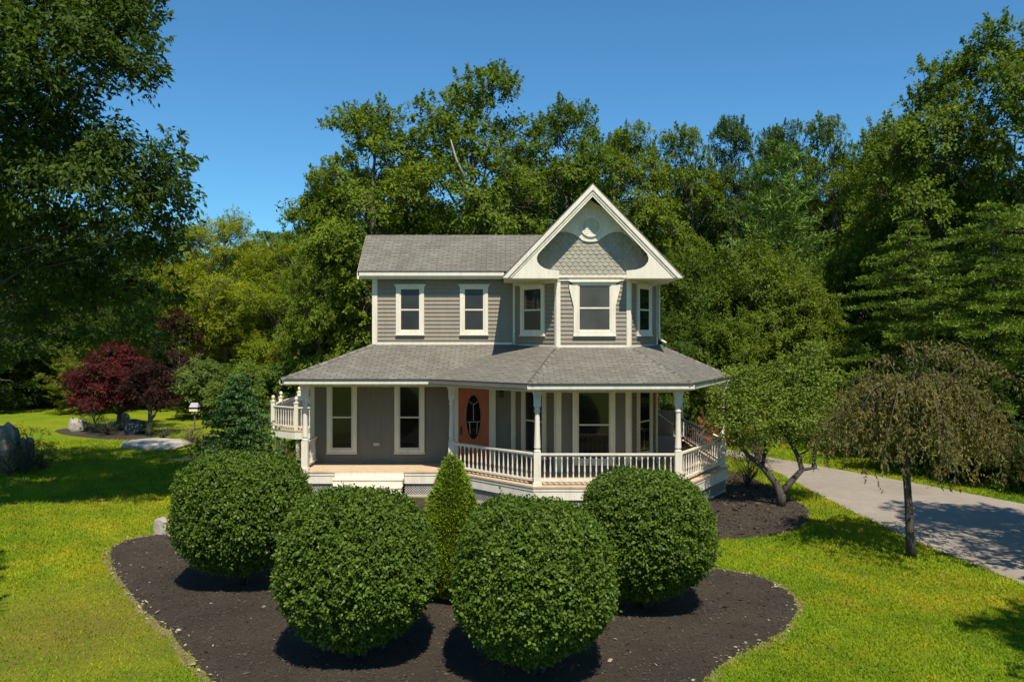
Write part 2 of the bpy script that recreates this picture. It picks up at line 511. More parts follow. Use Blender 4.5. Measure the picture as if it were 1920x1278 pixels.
# ------------------------------------------------------------------ foliage helpers (numpy)
def nrm(a):
    return a / np.maximum(np.linalg.norm(a, axis=1, keepdims=True), 1e-9)
class LeafCloud:
    def __init__(s): s.parts = []; s.t = []
    def add(s, P, D, N, L, W, tint, fold=0.15):
        D = nrm(D)
        S = nrm(np.cross(D, N)); Nn = nrm(np.cross(S, D))
        L = np.broadcast_to(np.asarray(L, float), (len(P),))[:, None]; W = np.broadcast_to(np.asarray(W, float), (len(P),))[:, None]
        mid = P + D*L*0.48
        V = np.stack([P, mid + S*W*0.5 + Nn*W*fold, P + D*L, mid - S*W*0.5 + Nn*W*fold], axis=1)
        s.parts.append(V); s.t.append(np.broadcast_to(tint, (len(P),)))
    def mesh(s, name, mat):
        V = np.concatenate(s.parts).astype(np.float32); n = len(V)
        t = np.clip(np.concatenate(s.t), 0, 1).astype(np.float32)
        me = bpy.data.meshes.new(name)
        me.vertices.add(n*4); me.vertices.foreach_set("co", V.reshape(-1))
        me.loops.add(n*4); me.loops.foreach_set("vertex_index", np.arange(n*4, dtype=np.int32))
        me.polygons.add(n); me.polygons.foreach_set("loop_start", np.arange(0, n*4, 4, dtype=np.int32))
        me.polygons.foreach_set("loop_total", np.full(n, 4, np.int32))
        at_ = me.attributes.new("tint", 'FLOAT', 'FACE'); at_.data.foreach_set("value", t)
        me.materials.append(mat)
        me.update(calc_edges=True)
        return me

def sprays(lc, rng, S, OUT, srad, nl, L, W, flat=0.4, up=0.7, spread=0.55, droop=0.25, tvar=0.28, shoot=0.0):
    """leafy sprays: flattened discs of leaves at S, facing up and outwards"""
    M_ = len(S)
    n = nrm(OUT*0.55 + np.array([0,0,up]) + rng.normal(0, 0.22, (M_,3)))
    st = rng.normal(0.5, tvar*0.55, M_)
    idx = np.repeat(np.arange(M_), nl)
    k = len(idx)
    o = rng.normal(0, 1, (k,3)); o = nrm(o) * (rng.random(k)**0.45)[:, None]
    nn = n[idx]
    o -= nn * (np.sum(o*nn, 1, keepdims=True)) * (1-flat)
    P = S[idx] + o * np.broadcast_to(srad, (M_,))[idx][:, None]
    if shoot > 0:                                      # some sprays are long leafy shoots
        sh = (rng.random(M_) < 0.45)
        sd = nrm(OUT*0.8 + np.array([0,0,0.55]) + rng.normal(0, 0.35, (M_,3)))
        tt = rng.random(k)[:, None]
        Q = S[idx] + sd[idx]*shoot*(tt*1.5-0.4) + rng.normal(0, 1, (k,3))*(0.16*shoot*(1.15-tt))
        P = np.where(sh[idx][:, None], Q, P)
    N = nrm(nn + rng.normal(0, spread, (k,3)))
    D = o*0.8 + OUT[idx]*0.5 + rng.normal(0, 0.45, (k,3)) + np.array([0,0,-droop])
    D = D - N*np.sum(D*N, 1, keepdims=True)
    ls = rng.uniform(0.7, 1.25, k)
    lc.add(P, D, N, L*ls, W*ls, st[idx] + rng.normal(0, tvar*0.6, k))

def limb_path(a, b, rng, sag=0.15, n=5, wig=0.04):
    a = np.array(a, float); b = np.array(b, float)
    d = b-a; L = np.linalg.norm(d)
    pts = []
    for i in range(n+1):
        t = i/n
        p = a + d*t
        p[2] += sag*L*math.sin(math.pi*t)*0.6
        if 0 < i < n: p += rng.normal(0, wig*L, 3)
        pts.append(tuple(p))
    return pts

def grow(name, clumps, trunk, trunk_r, rng, leafL, leafW, spray_den=7.0, spray_r=0.42, nl=34, mat='leaf', bark_='bark',
         flatc=0.72, under=0.30, twigs=True, flat=0.26, up=0.8, spread=0.45, droop=0.25, tvar=0.28, limb_r=0.10, limb_from=0.35, shoot=0.0):
    """clumps: (x,y,z,r); trunk: list of points; returns (trunk mesh, crown mesh)"""
    lc = LeafCloud(); tb = MB()
    nT = len(trunk)
    tb.tube(trunk, [trunk_r*(1.25 if i == 0 else 1.0)*(1-0.8*i/(nT-1)) for i in range(nT)], 9)
    T = np.array(trunk, float)
    zt = T[-1][2]; z0 = T[0][2]
    cen = np.mean(np.array([c[:3] for c in clumps]), 0)
    for cx, cy, cz, cr in clumps:
        c = np.array([cx, cy, cz])
        h = math.hypot(cx-T[:,0].mean(), cy-T[:,1].mean())
        zs = min(max(z0+(zt-z0)*limb_from, cz - 0.65*h - 0.3), zt*0.97)
        st = np.array([np.interp(zs, T[:,2], T[:,0]), np.interp(zs, T[:,2], T[:,1]), zs])
        fr = 1-0.7*(zs-z0)/max(zt-z0, 0.1)
        pth = limb_path(st, c, rng, 0.12)
        r0 = limb_r*fr
        tb.tube(pth, [r0*(1-0.78*i/(len(pth)-1)) for i in range(len(pth))], 5, cap=False)
        ns = max(3, int(spray_den*cr*cr*4))
        v = nrm(rng.normal(0, 1, (ns*3,3)))
        keep = (v[:,2] > -0.25) | (rng.random(ns*3) < under)
        v = v[keep][:ns]
        rr = cr*(0.45+0.6*rng.random(len(v))**0.6)
        S = c + v*rr[:,None]*np.array([1,1,flatc])
        OUT = nrm(v*0.6 + nrm(S-cen)*0.7)
        sprays(lc, rng, S, OUT, spray_r*rng.uniform(0.7,1.3,len(S)), nl, leafL, leafW, flat, up, spread, droop, tvar, shoot)
        if twigs:
            for q in S[::2]:
                tb.tube([tuple(c), tuple(c*0.45+q*0.55+np.array([0,0,0.08*cr])), tuple(q)], [r0*0.24, r0*0.15, r0*0.06], 3, cap=False)
    return tb.mesh(name+"_trunk", M[bark_], smooth=True), lc.mesh(name+"_crown", M[mat])

def env_clumps(rng, H, R, base, n, cr, top_pow=0.75, inner=0.3):
    out = []
    for i in range(n):
        t = (i+0.5)/n
        t = min(0.98, max(0.02, t + rng.normal(0, 0.05)))
        prof = math.sin(math.pi*min(0.97, 0.17+0.78*t))**top_pow
        a = i*2.399963 + rng.normal(0, 0.35)
        f = inner + (0.92-inner)*math.sqrt(rng.random())
        rr = R*prof*f*rng.uniform(0.78, 1.16)
        r = cr*rng.uniform(0.55, 1.3)*(0.75+0.35*prof)
        out.append((rr*math.cos(a), rr*math.sin(a), base+(H-base-cr*0.7)*t, r))
    return out
def bent_trunk(rng, H, n=6, amp=0.25):
    x = y = 0.0; out = []
    for i in range(n+1):
        out.append((x, y, H*i/n)); x += rng.normal(0, amp*0.5); y += rng.normal(0, amp*0.5)
    return out

def pine_mesh(name, H, R, base, rng, step=0.5, nb=5, needL=0.30, needW=0.045, droop=0.12, lift=0.25, dens=1.0, prof=0.8, wild=0):
    lc = LeafCloud(); tb = MB()
    tr = bent_trunk(rng, H, 8, 0.10)
    tb.tube(tr, [H*0.0125*(1-0.93*i/8)+0.01 for i in range(9)], 8)
    T = np.array(tr)
    z = base
    Ps, Ds, Ns, Ts = [], [], [], []
    while z < H*0.985:
        t = (z-base)/(H-base)
        L0 = R*((1-t)**prof)*(0.55+0.45*min(1, t*6+0.35))
        a0 = rng.random()*6.28
        for k in range(nb):
            a = a0 + 6.283*k/nb + rng.normal(0, 0.22)
            L = max(0.25, L0*(rng.uniform(0.45, 1.25) if wild else rng.uniform(0.68, 1.12)))
            u = np.array([math.cos(a), math.sin(a), 0]); s = np.array([-u[1], u[0], 0])
            zz = z + rng.normal(0, step*(0.6 if wild else 0.25))
            p0 = np.array([np.interp(zz, T[:,2], T[:,0]), np.interp(zz, T[:,2], T[:,1]), zz])
            m = max(4, int(L/0.26))
            q = np.linspace(0, 1, m+1)
            C = p0 + u*(q*L)[:,None] + np.array([0,0,1])*((-droop*q + lift*q**2.2)*L)[:,None]
            tb.tube([tuple(C[0]), tuple(C[m//2]), tuple(C[-1])], [0.012*L+0.008, 0.007*L, 0.004], 4, cap=False)
            bt = rng.normal(0.5, 0.16)
            for i in range(1, m+1):
                sl = 0.36*L*(1-0.62*q[i])*min(1.0, 0.35+q[i]*1.3)
                for sg in (-1, 1):
                    dd = nrm((u*0.75 + s*sg*rng.uniform(0.6,1.0) + np.array([0,0,rng.normal(0.10,0.10)]))[None])[0]
                    nt_ = max(2, int(sl/0.20*dens))
                    w = (np.arange(nt_)+rng.random(nt_))/nt_*sl
                    base_p = C[i] + dd*w[:,None] + rng.normal(0, 0.025, (nt_,3))
                    for r in range(int(4*dens+1)):
                        Ps.append(base_p)
                        Ds.append(dd*0.8 + np.array([0,0,0.42]) + rng.normal(0, 0.52, (nt_,3)))
                        Ns.append(np.array([0,0,1]) + rng.normal(0, 0.5, (nt_,3)))
                        Ts.append(bt + rng.normal(0, 0.14, nt_))
        z += step*(0.75+0.5*rng.random())*(1-0.35*t)
    P = np.concatenate(Ps); k = len(P)
    lc.add(P, np.concatenate(Ds), np.concatenate(Ns), needL*rng.uniform(0.7,1.25,k), needW, np.concatenate(Ts), 0.0)
    return tb.mesh(name+"_trunk", M['bark_dark'], smooth=True), lc.mesh(name+"_crown", M['needle'])

def plant(name, tm, cm, loc, color, label, cat, group=None, rot=0.0, scale=(1,1,1), tname="trunk", cname="crown"):
    e = empty(name, loc)
    tag(e, label, cat, group)
    for nm, me in ((tname, tm), (cname, cm)):
        if me is None: continue
        o = bpy.data.objects.new(nm, me); COL.objects.link(o)
        o.parent = e
        if nm == cname: o.color = (*color, 1)
    e.rotation_euler = (0, 0, rot); e.scale = scale
    return e

# ------------------------------------------------------------------ the house
XL1, XR = -6.15, 4.44            # first floor left wall, right wall
XL2 = -4.25                      # second floor left wall
YW, YB = 24.4, 31.0              # front wall, back wall
BX0, BX1, BY = 1.30, 3.36, 22.8  # front face of the bay
BXL = 0.05                       # where the bay's left face meets the front wall
ZF = 0.74                        # porch floor
ZR = 4.37                        # top of the porch roof at the wall
house = empty("house", (-0.9, 27.0, 0.0))
tag(house, "grey clapboard house with wraparound porch, white trim and steep front gable", "house")

FW = ((0, YW), (1, 0), (0, -1))                                       # front wall, u = world x
FBL, LBL = seg_frame((BXL, YW), (BX0, BY))                            # bay left face
FBF = ((0, BY), (1, 0), (0, -1))                                      # bay front face
FBR, LBR = seg_frame((BX1, BY), (XR, YW))                             # bay right face
FRW, LRW = seg_frame((XR, YW), (XR, YB))                              # right side wall
FLW2, LLW2 = seg_frame((XL2, 28.0), (XL2, YW))
FLW1, LLW1 = seg_frame((XL1, YB), (XL1, YW))

def clap(mb, F, u0, u1, z0, z1, step=0.122, lip=0.028):
    z = z0
    while z < z1-0.01:
        zt = min(z+step, z1)
        pts = [fp(F,u0,lip,z), fp(F,u1,lip,z), fp(F,u1,0.002,zt), fp(F,u0,0.002,zt), fp(F,u0,0,z), fp(F,u1,0,z)]
        mb.add(pts, [(0,1,2,3), (4,5,1,0)])
        z = zt
    return mb
w2 = MB()
clap(w2, FW, XL2, BXL, ZR-0.12, 6.50)
clap(w2, FBL, 0, LBL, 4.18, 6.30); clap(w2, FBF, BX0, BX1, 4.18, 6.30); clap(w2, FBR, 0, LBR, 4.18, 6.30)
clap(w2, FRW, 0, LRW, ZR-0.12, 6.35); clap(w2, FLW2, 0, LLW2, ZR-0.12, 6.50)
w2.add([(XL2,28,4),(XR,28,4),(XR,28,6.5),(XL2,28,6.5)], [(0,1,2,3)])
w2.build("upper_wall", M['siding'], house)
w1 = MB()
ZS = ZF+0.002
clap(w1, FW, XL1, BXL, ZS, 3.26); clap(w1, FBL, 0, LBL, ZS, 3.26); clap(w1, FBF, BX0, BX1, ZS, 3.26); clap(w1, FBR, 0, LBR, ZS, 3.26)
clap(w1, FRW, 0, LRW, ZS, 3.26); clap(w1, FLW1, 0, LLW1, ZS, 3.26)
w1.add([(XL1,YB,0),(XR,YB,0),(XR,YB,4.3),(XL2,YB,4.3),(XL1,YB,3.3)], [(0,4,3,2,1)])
w1.build("lower_wall", M['siding_shade'], house)
fd = MB()
fd.slab([(XL1+0.02,YW+0.02),(BXL,YW+0.02),(BX0,BY+0.04),(BX1,BY+0.04),(XR-0.02,YW+0.02),(XR-0.02,YB-0.02),(XL1+0.02,YB-0.02)], -0.1, ZF-0.06)
fd.build("foundation", M['concrete'], house)

# ---- roofs
def uvface(mb, pts, along):
    """roof facet with uv in metres; along = direction of the eave"""
    P = [Vector(p) for p in pts]
    a = Vector(along).normalized()
    n = (P[1]-P[0]).cross(P[2]-P[0]).normalized()
    if n.z < 0:
        P = P[::-1]; pts = pts[::-1]; n = -n
    b = n.cross(a).normalized()
    if b.z < 0: b = -b
    o = Vector((0, 0, 0))
    mb.add(pts, [tuple(range(len(pts)))], [[((p-o).dot(a), (p-o).dot(b)) for p in P]])
E1, E2, E3, E4, E5 = (-6.52,22.4,3.42), (-2.33,22.4,3.42), (0.41,20.3,3.40), (4.66,20.4,3.40), (6.60,24.0,3.42)
E0, E6 = (-6.52,31.2,3.42), (6.60,31.2,3.42)
T0, T1, T2, T3, T4, T5, T6 = (XL2,31.2,ZR), (XL2,YW,ZR), (BXL,YW,ZR), (BX0,BY,4.31), (BX1,BY,4.31), (XR,YW,ZR), (XR,31.2,ZR)
pr = MB()
def eave_dir(a, b): return (b[0]-a[0], b[1]-a[1], 0)
for a, b, tb_, ta in ((E0,E1,T1,T0),(E1,E2,T2,T1),(E2,E3,T3,T2),(E3,E4,T4,T3),(E4,E5,T5,T4),(E5,E6,T6,T5)):
    d = eave_dir(a, b)
    uvface(pr, [a, b, tb_], d); uvface(pr, [a, tb_, ta], d)
pr.build("porch_roof", M['shingle'], house)
for a, b in ((E1,T1),(E3,T3),(E4,T4),(E5,T5)):
    rc = MB()                                    # hip ridge caps
    A, B = Vector(a), Vector(b); n = 14
    for i in range(n):
        p = A.lerp(B, i/n); q = A.lerp(B, (i+1.25)/n)
        d = (q-p).normalized(); s = d.cross(Vector((0,0,1))).normalized()*0.12
        up = Vector((0,0,0.035)); up2 = Vector((0,0,0.018)); dn = Vector((0,0,-0.028))
        rc.add([p+up-0*s, p+s+dn, q+s+dn-up2*0.5, q+up2, q-s+dn-up2*0.5, p-s+dn], [(0,1,2,3),(0,3,4,5)],
               [[(0.1,i*.3),(0.25,i*.3),(0.25,i*.3+.12),(0.1,i*.3+.12)],[(0.1,i*.3),(0.1,i*.3+.12),(0.25,i*.3+.12),(0.25,i*.3)]])
    rc.build("hip_cap", M['shingle'], house)
# eave fascia boards, the gutter along the left chamfer, the porch ceiling
OFF = 0.0
fa = MB()
def fascia(mb, a, b, z0, z1, n0, n1, ext=0.0):
    F, L = seg_frame(a[:2], b[:2]); mb.fbox(F, -ext, L+ext, n0, n1, z0, z1)
for a, b, ex in ((E0,E1,0),(E1,E2,0.02),(E3,E4,0.02),(E4,E5,0),(E5,E6,0)):
    fascia(fa, a, b, 3.285, 3.395, -0.05, 0.0, ex)
    fascia(fa, a, b, 3.255, 3.285, -0.05, -0.022, ex)
fascia(fa, E2, E3, 3.245, 3.30, -0.06, -0.02)
fa.build("porch_fascia", M['trim'], house)
gt = MB()
fascia(gt, E2, E3, 3.30, 3.385, -0.03, 0.07, -0.03)
gt.build("porch_gutter", M['gutter_grey'], house)
dr = MB()
for a, b in ((E0,E1),(E1,E2),(E2,E3),(E3,E4),(E4,E5),(E5,E6)):
    fascia(dr, a, b, 3.395, 3.425, -0.06, 0.035)
dr.build("drip_edge", M['dark'], house)
pc = MB()
pc.slab([E0[:2], E1[:2], E2[:2], E3[:2], E4[:2], E5[:2], E6[:2], (XR,31.2), (XR,YW), (BX1,BY), (BX0,BY), (BXL,YW), (XL1,YW), (XL1,31.2)], 3.262, 3.275)
pc.build("porch_ceiling", M['ceil'], house)

# main roof of the left wing
EY, EZ = 24.0, 6.58
RY, RZ = 26.0, 7.91
mr_ = MB()
uvface(mr_, [(-4.66,EY,EZ),(0.55,EY,EZ),(2.28,RY,RZ),(-4.76,RY,RZ)], (1,0,0))
uvface(mr_, [(-4.66,28.4,6.35),(2.28,28.4,6.35),(2.28,RY,RZ),(-4.76,RY,RZ)], (1,0,0))
mr_.build("main_roof", M['shingle'], house)
mf = MB()
mf.fbox(FW, -4.64, -0.24, 0.36, 0.41, 6.44, 6.555); mf.fbox(FW, -4.64, -0.24, 0.345, 0.36, 6.37, 6.44)
mf.fbox(FW, -4.60, -0.24, -0.0, 0.345, 6.355, 6.375)
# left rake board
def rake(mb, p, q, w, t0, t1, ax):
    (x0,y0,z0),(x1,y1,z1) = p, q
    if ax == 'x': mb.add([(x0+t0,y0,z0),(x1+t0,y1,z1),(x1+t0,y1,z1-w),(x0+t0,y0,z0-w),(x0+t1,y0,z0),(x1+t1,y1,z1),(x1+t1,y1,z1-w),(x0+t1,y0,z0-w)],
                       [(0,1,2,3),(7,6,5,4),(0,4,5,1),(3,2,6,7),(0,3,7,4),(1,5,6,2)])
rake(mf, (-4.64,EY-0.01,EZ-0.03),(-4.74,RY,RZ-0.03),0.21,-0.03,0.03,'x')
rake(mf, (-4.74,RY,RZ-0.03),(-4.64,28.4,6.32),0.21,-0.03,0.03,'x')
mf.build("main_fascia", M['trim'], house)
gr = MB()
gr.fbox(FW, -4.66, -0.20, 0.40, 0.425, 6.555, 6.582)
gr.build("roof_edge", M['dark'], house)
gw = MB()
gw.add([(XL2,YW,6.5),(XL2,28,6.3),(XL2,RY,RZ-0.1)], [(0,1,2)])
gw.build("side_gable_wall", M['siding'], house)

# front gable
GX, GY, GZ0, GZ1, GH = 2.25, 22.2, 6.245, 8.84, 2.52
slope = (GZ1-GZ0)/GH
grf = MB()
for sx in (-1, 1):
    a = (GX+sx*(GH+0.02), GY-0.05, GZ0-0.02+0.05); b = (GX, GY-0.05, GZ1+0.05)
    a2 = (a[0], 31.3, a[2]); b2 = (GX, 31.3, b[2])
    uvface(grf, [a, a2, b2, b], (0,1,0))
grf.build("gable_roof", M['shingle'], house)
# rafter edge of the gable roof (dark drip edge + rake boards)
ge = MB()
FG = ((GX, GY), (1, 0), (0, -1))
for sx in (-1, 1):
    pts = [(sx*(GH+0.02), GZ0+0.028), (0, GZ1+0.048), (0, GZ1+0.018), (sx*(GH+0.0), GZ0-0.002)]
    if sx > 0: pts = pts[::-1]
    ge.prism(FG, pts[::-1], -0.02, 0.052)
ge.build("gable_edge", M['gutter_grey'], house)
gb = MB()
dz = 0.30
for sx in (-1, 1):
    pts = [(sx*GH, GZ0), (0, GZ1+0.015), (0, GZ1+0.015-0.155), (sx*(GH-0.15), GZ0)]
    if sx < 0: pts = pts[::-1]
    gb.prism(FG, pts[::-1], 0.0, 0.045)
    pts = [(sx*(GH-0.215), GZ0+0.01), (0, GZ1-0.21), (0, GZ1-0.245), (sx*(GH-0.25), GZ0+0.01)]
    if sx < 0: pts = pts[::-1]
    gb.prism(FG, pts[::-1], 0.0, 0.02)
gb.build("rake_board", M['trim'], house)
lobe = [(-0.94,6.455),(-1.20,6.475),(-1.36,6.525),(-1.47,6.60),(-1.545,6.70),(-1.56,6.81),(-1.52,6.915),(-1.44,7.01)]
gp = MB()
poly = [(-GH+0.02,GZ0),(-0.94,GZ0)] + lobe + [(0,8.52)] + [(-x,z) for x,z in lobe[::-1]] + [(0.94,GZ0),(GH-0.02,GZ0),(0,GZ1-0.02)]
gp.prism(FG, poly, -0.07, 0.0)
gp.build("gable_panel", M['trim'], house)
# recessed gable wall: fishscale shingles, bracket-edged white panel, louvred vent
RYW = BY
FR_ = ((GX, RYW), (1, 0), (0, -1))
gs = MB()
gs.prism(FR_, [(-GH+0.35,GZ0+0.02),(GH-0.35,GZ0+0.02),(0,GZ1-0.30)], -0.05, 0.0)
rng0 = random.Random(4)
row, wid = 0.112, 0.172
z = 6.30; r_i = 0
while z < 7.62:
    hw = (GZ1-0.28-z)/slope
    k0 = int(hw/wid)+1
    for k in range(-k0, k0+1):
        u = (k+0.5*(r_i % 2))*wid
        if abs(u) > hw-0.05: continue
        h = 0.20; w = wid*0.485; off = 0.026+rng0.uniform(-0.003,0.003)
        pts = [(-w, h), (-w, 0.055)] + [(-w*math.cos(t), 0.055-0.075*math.sin(t)) for t in (0.5,0.95,1.57,2.19,2.64)] + [(w,0.055),(w,h)]
        P = []
        for (a, b) in pts:
            P.append(fp(FR_, u+a, 0.005 + off*(1-b/h), z+b))
        B_ = [fp(FR_, u+a, 0.0, z+b) for a, b in pts]
        n = len(pts)
        gs.add(P+B_, [tuple(range(n))] + [(i, i+n, i+1+n, i+1) for i in range(n-1)])
    z += row; r_i += 1
gs.build("fishscale_wall", M['scale'], house)
gv = MB()
arc = []
for t in np.linspace(0, 1, 15):              # arched lower edge, left half, from the rake inwards to the vent
    u = -1.42 + t*1.13
    if t < 0.62: zz = 7.07+0.53*math.sin(math.pi/2*min(1, t/0.56))
    else: zz = 7.60-0.19*((t-0.62)/0.38)**1.6
    arc.append((u, zz))
vent_c = 7.75
arcv = [(0.31*math.sin(a)*-1 if False else -0.29*math.cos(a), 7.415-0.10*math.sin(a)) for a in np.linspace(0.25, math.pi-0.25, 9)]
low = arc + arcv + [(-u, zz) for u, zz in arc[::-1]]
gv.prism(FR_, low + [(0.70, 8.05), (0, 8.50), (-0.70, 8.05)], 0.03, 0.065)
gv.build("arched_panel", M['trim'], house)
gsf = MB()                                   # boarded soffit under the gable overhang
for sx in (-1, 1):
    P = [(GX+sx*(GH-0.02), GY+0.02, GZ0+0.005), (GX, GY+0.02, GZ1-0.04), (GX, 31.2, GZ1-0.04), (GX+sx*(GH-0.02), 31.2, GZ0+0.005)]
    gsf.add(P, [(0,1,2,3)])
gsf.slab([(GX-GH+0.03,GY-0.0),(GX-0.94,GY-0.0),(GX-0.94,BY+0.03),(GX+0.94,BY+0.03),(GX+0.94,GY),(GX+GH-0.03,GY),(GX+GH-0.03,YW+0.4),(GX-GH+0.03,YW+0.4)], GZ0-0.012, GZ0-0.002)
gsf.build("gable_soffit", M['trim'], house)
vt = MB()
FV = ((GX, RYW-0.065), (1, 0), (0, -1))
n = 28
ring = [(0.30*math.cos(2*math.pi*i/n), 0.30*math.sin(2*math.pi*i/n)) for i in range(n)]
for i in range(n):
    a, b = ring[i], ring[(i+1) % n]
    vt.prism(FV, [(a[0], vent_c+a[1]), (b[0], vent_c+b[1]), (b[0]*0.82, vent_c+b[1]*0.82), (a[0]*0.82, vent_c+a[1]*0.82)][::-1], 0.0, 0.045)
gvent = vt.build("gable_vent", M['trim'], house)
lv = MB()
for i in range(9):
    zz = vent_c-0.22+i*0.055
    hw = math.sqrt(max(0.0, 0.245**2-(zz-vent_c)**2))
    if hw < 0.05: continue
    lv.add([fp(FV,-hw,0.036,zz-0.02), fp(FV,hw,0.036,zz-0.02), fp(FV,hw,0.004,zz+0.033), fp(FV,-hw,0.004,zz+0.033)], [(0,1,2,3)])
lv.build("louvre", M['trim'], gvent)
# crown trim over the bay front
bt_ = MB()
bt_.fbox(FBF, BX0-0.05, BX1+0.05, 0.0, 0.10, 6.295, 6.36); bt_.fbox(FBF, BX0-0.02, BX1+0.02, 0.0, 0.06, 6.20, 6.295)
bt_.fbox(FBL, 0.02, LBL-0.03, 0.0, 0.05, 6.15, 6.232); bt_.fbox(FBR, 0.03, LBR-0.02, 0.0, 0.05, 6.15, 6.232)
bt_.build("bay_frieze", M['trim'], house)
# corner boards
def cboard(z0, z1, mat, name, items):
    mb = MB()
    for F, u0, u1, n1 in items:
        mb.fbox(F, u0, u1, -0.02, n1, z0, z1)
    mb.build(name, mat, house)
cboard(ZR-0.06, 6.37, M['trim'], "corner_board", [(FW, XL2-0.03, XL2+0.13, 0.035)])
cboard(4.22, 6.20, M['trim'], "corner_board", [(FBF, BX0-0.035, BX0+0.085, 0.04), (FBL, LBL-0.085, LBL-0.02, 0.036)])
cboard(4.22, 6.20, M['trim'], "corner_board", [(FBF, BX1-0.085, BX1+0.035, 0.04), (FBR, 0.02, 0.085, 0.036)])
cboard(ZR-0.1, 6.24, M['trim'], "corner_board", [(FBL, 0.0, 0.09, 0.034)])
cboard(ZR-0.1, 6.24, M['trim'], "corner_board", [(FBR, LBR-0.09, LBR, 0.034)])
cboard(ZS, 3.26, M['trim_shade'], "corner_board", [(FW, XL1-0.03, XL1+0.10, 0.035)])
cboard(ZS, 3.26, M['trim_shade'], "corner_board", [(FBF, BX0-0.035, BX0+0.11, 0.04), (FBL, LBL-0.11, LBL-0.02, 0.036)])
cboard(ZS, 3.26, M['trim_shade'], "corner_board", [(FBF, BX1-0.11, BX1+0.035, 0.04), (FBR, 0.02, 0.11, 0.036)])
cboard(ZS, 3.26, M['trim_shade'], "corner_board", [(FBL, 0.0, 0.12, 0.034), (FW, BXL-0.08, BXL-0.005, 0.03)])
cboard(ZS, 3.26, M['trim_shade'], "corner_board", [(FBR, LBR-0.12, LBR, 0.034)])
sk = MB()
sk.fbox(FW, XL2+0.13, BXL-0.05, 0.0, 0.03, ZR-0.01, ZR+0.055)
for F, u0, u1 in ((FBL,0.09,LBL-0.09),(FBF,BX0+0.085,BX1-0.085),(FBR,0.09,LBR-0.09)):
    sk.fbox(F, u0, u1, 0.0, 0.03, 4.30, 4.365)
sk.build("base_trim", M['trim'], house)
# downspout at the bay's right corner
ds = MB()
ds.tube([(XR+0.05,YW-0.10,6.2),(XR+0.05,YW-0.10,4.62),(XR+0.09,YW-0.16,4.50),(XR+0.22,YW-0.30,4.42)], 0.035, 8)
ds.build("downspout", M['trim'], house, smooth=True)

# ---- windows
def window(F, uc, w, z0, z1, trim, glass_up, glass_dn, cas=0.11, head=0.10, flare=0.07, sill=True, flared=False, meet=0.5):
    """casing (part) with its sash and panes (sub-parts); w, z0..z1 = outside of the casing"""
    mb = MB()
    u0, u1 = uc-w/2, uc+w/2
    T = 0.072
    zt = z1-head
    if flared:                                   # side casings widening upwards into brackets
        for sx in (-1, 1):
            e = u0 if sx < 0 else u1
            pts = [(e, z0), (e-sx*cas, z0), (e-sx*cas, zt), (e+sx*flare, zt), (e+sx*flare*0.95, zt-0.12), (e+sx*flare*0.35, zt-0.42), (e, zt-0.62)]
            if sx < 0: mb.prism(F, pts, 0.0, T)
            else: mb.prism(F, pts[::-1], 0.0, T)
    else:
        mb.fbox(F, u0, u0+cas, 0.0, T, z0, zt); mb.fbox(F, u1-cas, u1, 0.0, T, z0, zt)
    mb.prism(F, [(u0,zt),(u1,zt),(u1+flare*0.45,z1-0.03),(u0-flare*0.45,z1-0.03)], 0.0, T+0.004)
    mb.prism(F, [(u0-flare*0.6,z1-0.03),(u1+flare*0.6,z1-0.03),(u1+flare,z1),(u0-flare,z1)], 0.0, T+0.055)
    mb.fbox(F, u0+cas, u1-cas, 0.0, T, z0, z0+cas*0.75)
    if sill: mb.fbox(F, u0-0.015, u1+0.015, 0.0, T+0.03, z0-0.04, z0)
    wd = mb.build("window", trim, house)
    a, b = u0+cas, u1-cas
    c, d = z0+cas*0.75, zt
    zm = c+(d-c)*meet
    sm = MB()
    f = 0.042
    sm.fbox(F, a, a+f, 0.0, 0.050, c, d); sm.fbox(F, b-f, b, 0.0, 0.050, c, d)
    sm.fbox(F, a+f, b-f, 0.0, 0.050, c, c+f*1.3); sm.fbox(F, a+f, b-f, 0.0, 0.050, d-f*0.8, d)
    sm.fbox(F, a+f, b-f, 0.0, 0.056, zm-0.022, zm+0.022)
    sm.build("sash", M['sash'] if trim is M['trim_shade'] else M['trim'], wd)
    for (p, q, g) in ((c+f*1.3, zm-0.022, glass_dn), (zm+0.022, d-f*0.8, glass_up)):
        pm = MB(); pm.fbox(F, a+f, b-f, 0.034, 0.039, p, q); pm.build("pane", g, wd)
    return wd
for uc in (-3.118, -1.163):
    window(FW, uc, 0.86, 4.68, 6.20, M['trim'], M['pane_up'], M['pane_up'], flare=0.075, head=0.115)
window(FBL, LBL*0.47, 1.10, 4.66, 6.14, M['trim'], M['pane_low'], M['pane_up'], flare=0.0, head=0.10, cas=0.12)
window(FBF, (BX0+BX1)/2+0.03, 1.20, 4.66, 6.195, M['trim'], M['pane_blind'], M['pane_blind'], flare=0.13, head=0.10, flared=True, cas=0.13)
window(FBR, LBR*0.48, 0.98, 4.66, 6.14, M['trim'], M['pane_low'], M['pane_low'], flare=0.0, head=0.10, cas=0.12)
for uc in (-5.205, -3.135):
    window(FW, uc, 0.92, 1.06, 3.22, M['trim_shade'], M['pane_low'], M['pane_low'], flare=0.05, head=0.10, cas=0.13)
window(FBL, LBL*0.50, 1.12, 1.06, 3.14, M['trim_shade'], M['pane_low'], M['pane_low'], flare=0.0, head=0.08, cas=0.14)
window(FBF, (BX0+BX1)/2+0.01, 1.22, 0.98, 3.21, M['trim_shade'], M['pane_low'], M['pane_low'], flare=0.07, head=0.11, cas=0.14)
window(FBR, LBR*0.50, 1.02, 1.06, 3.14, M['trim_shade'], M['pane_low'], M['pane_low'], flare=0.0, head=0.08, cas=0.13)

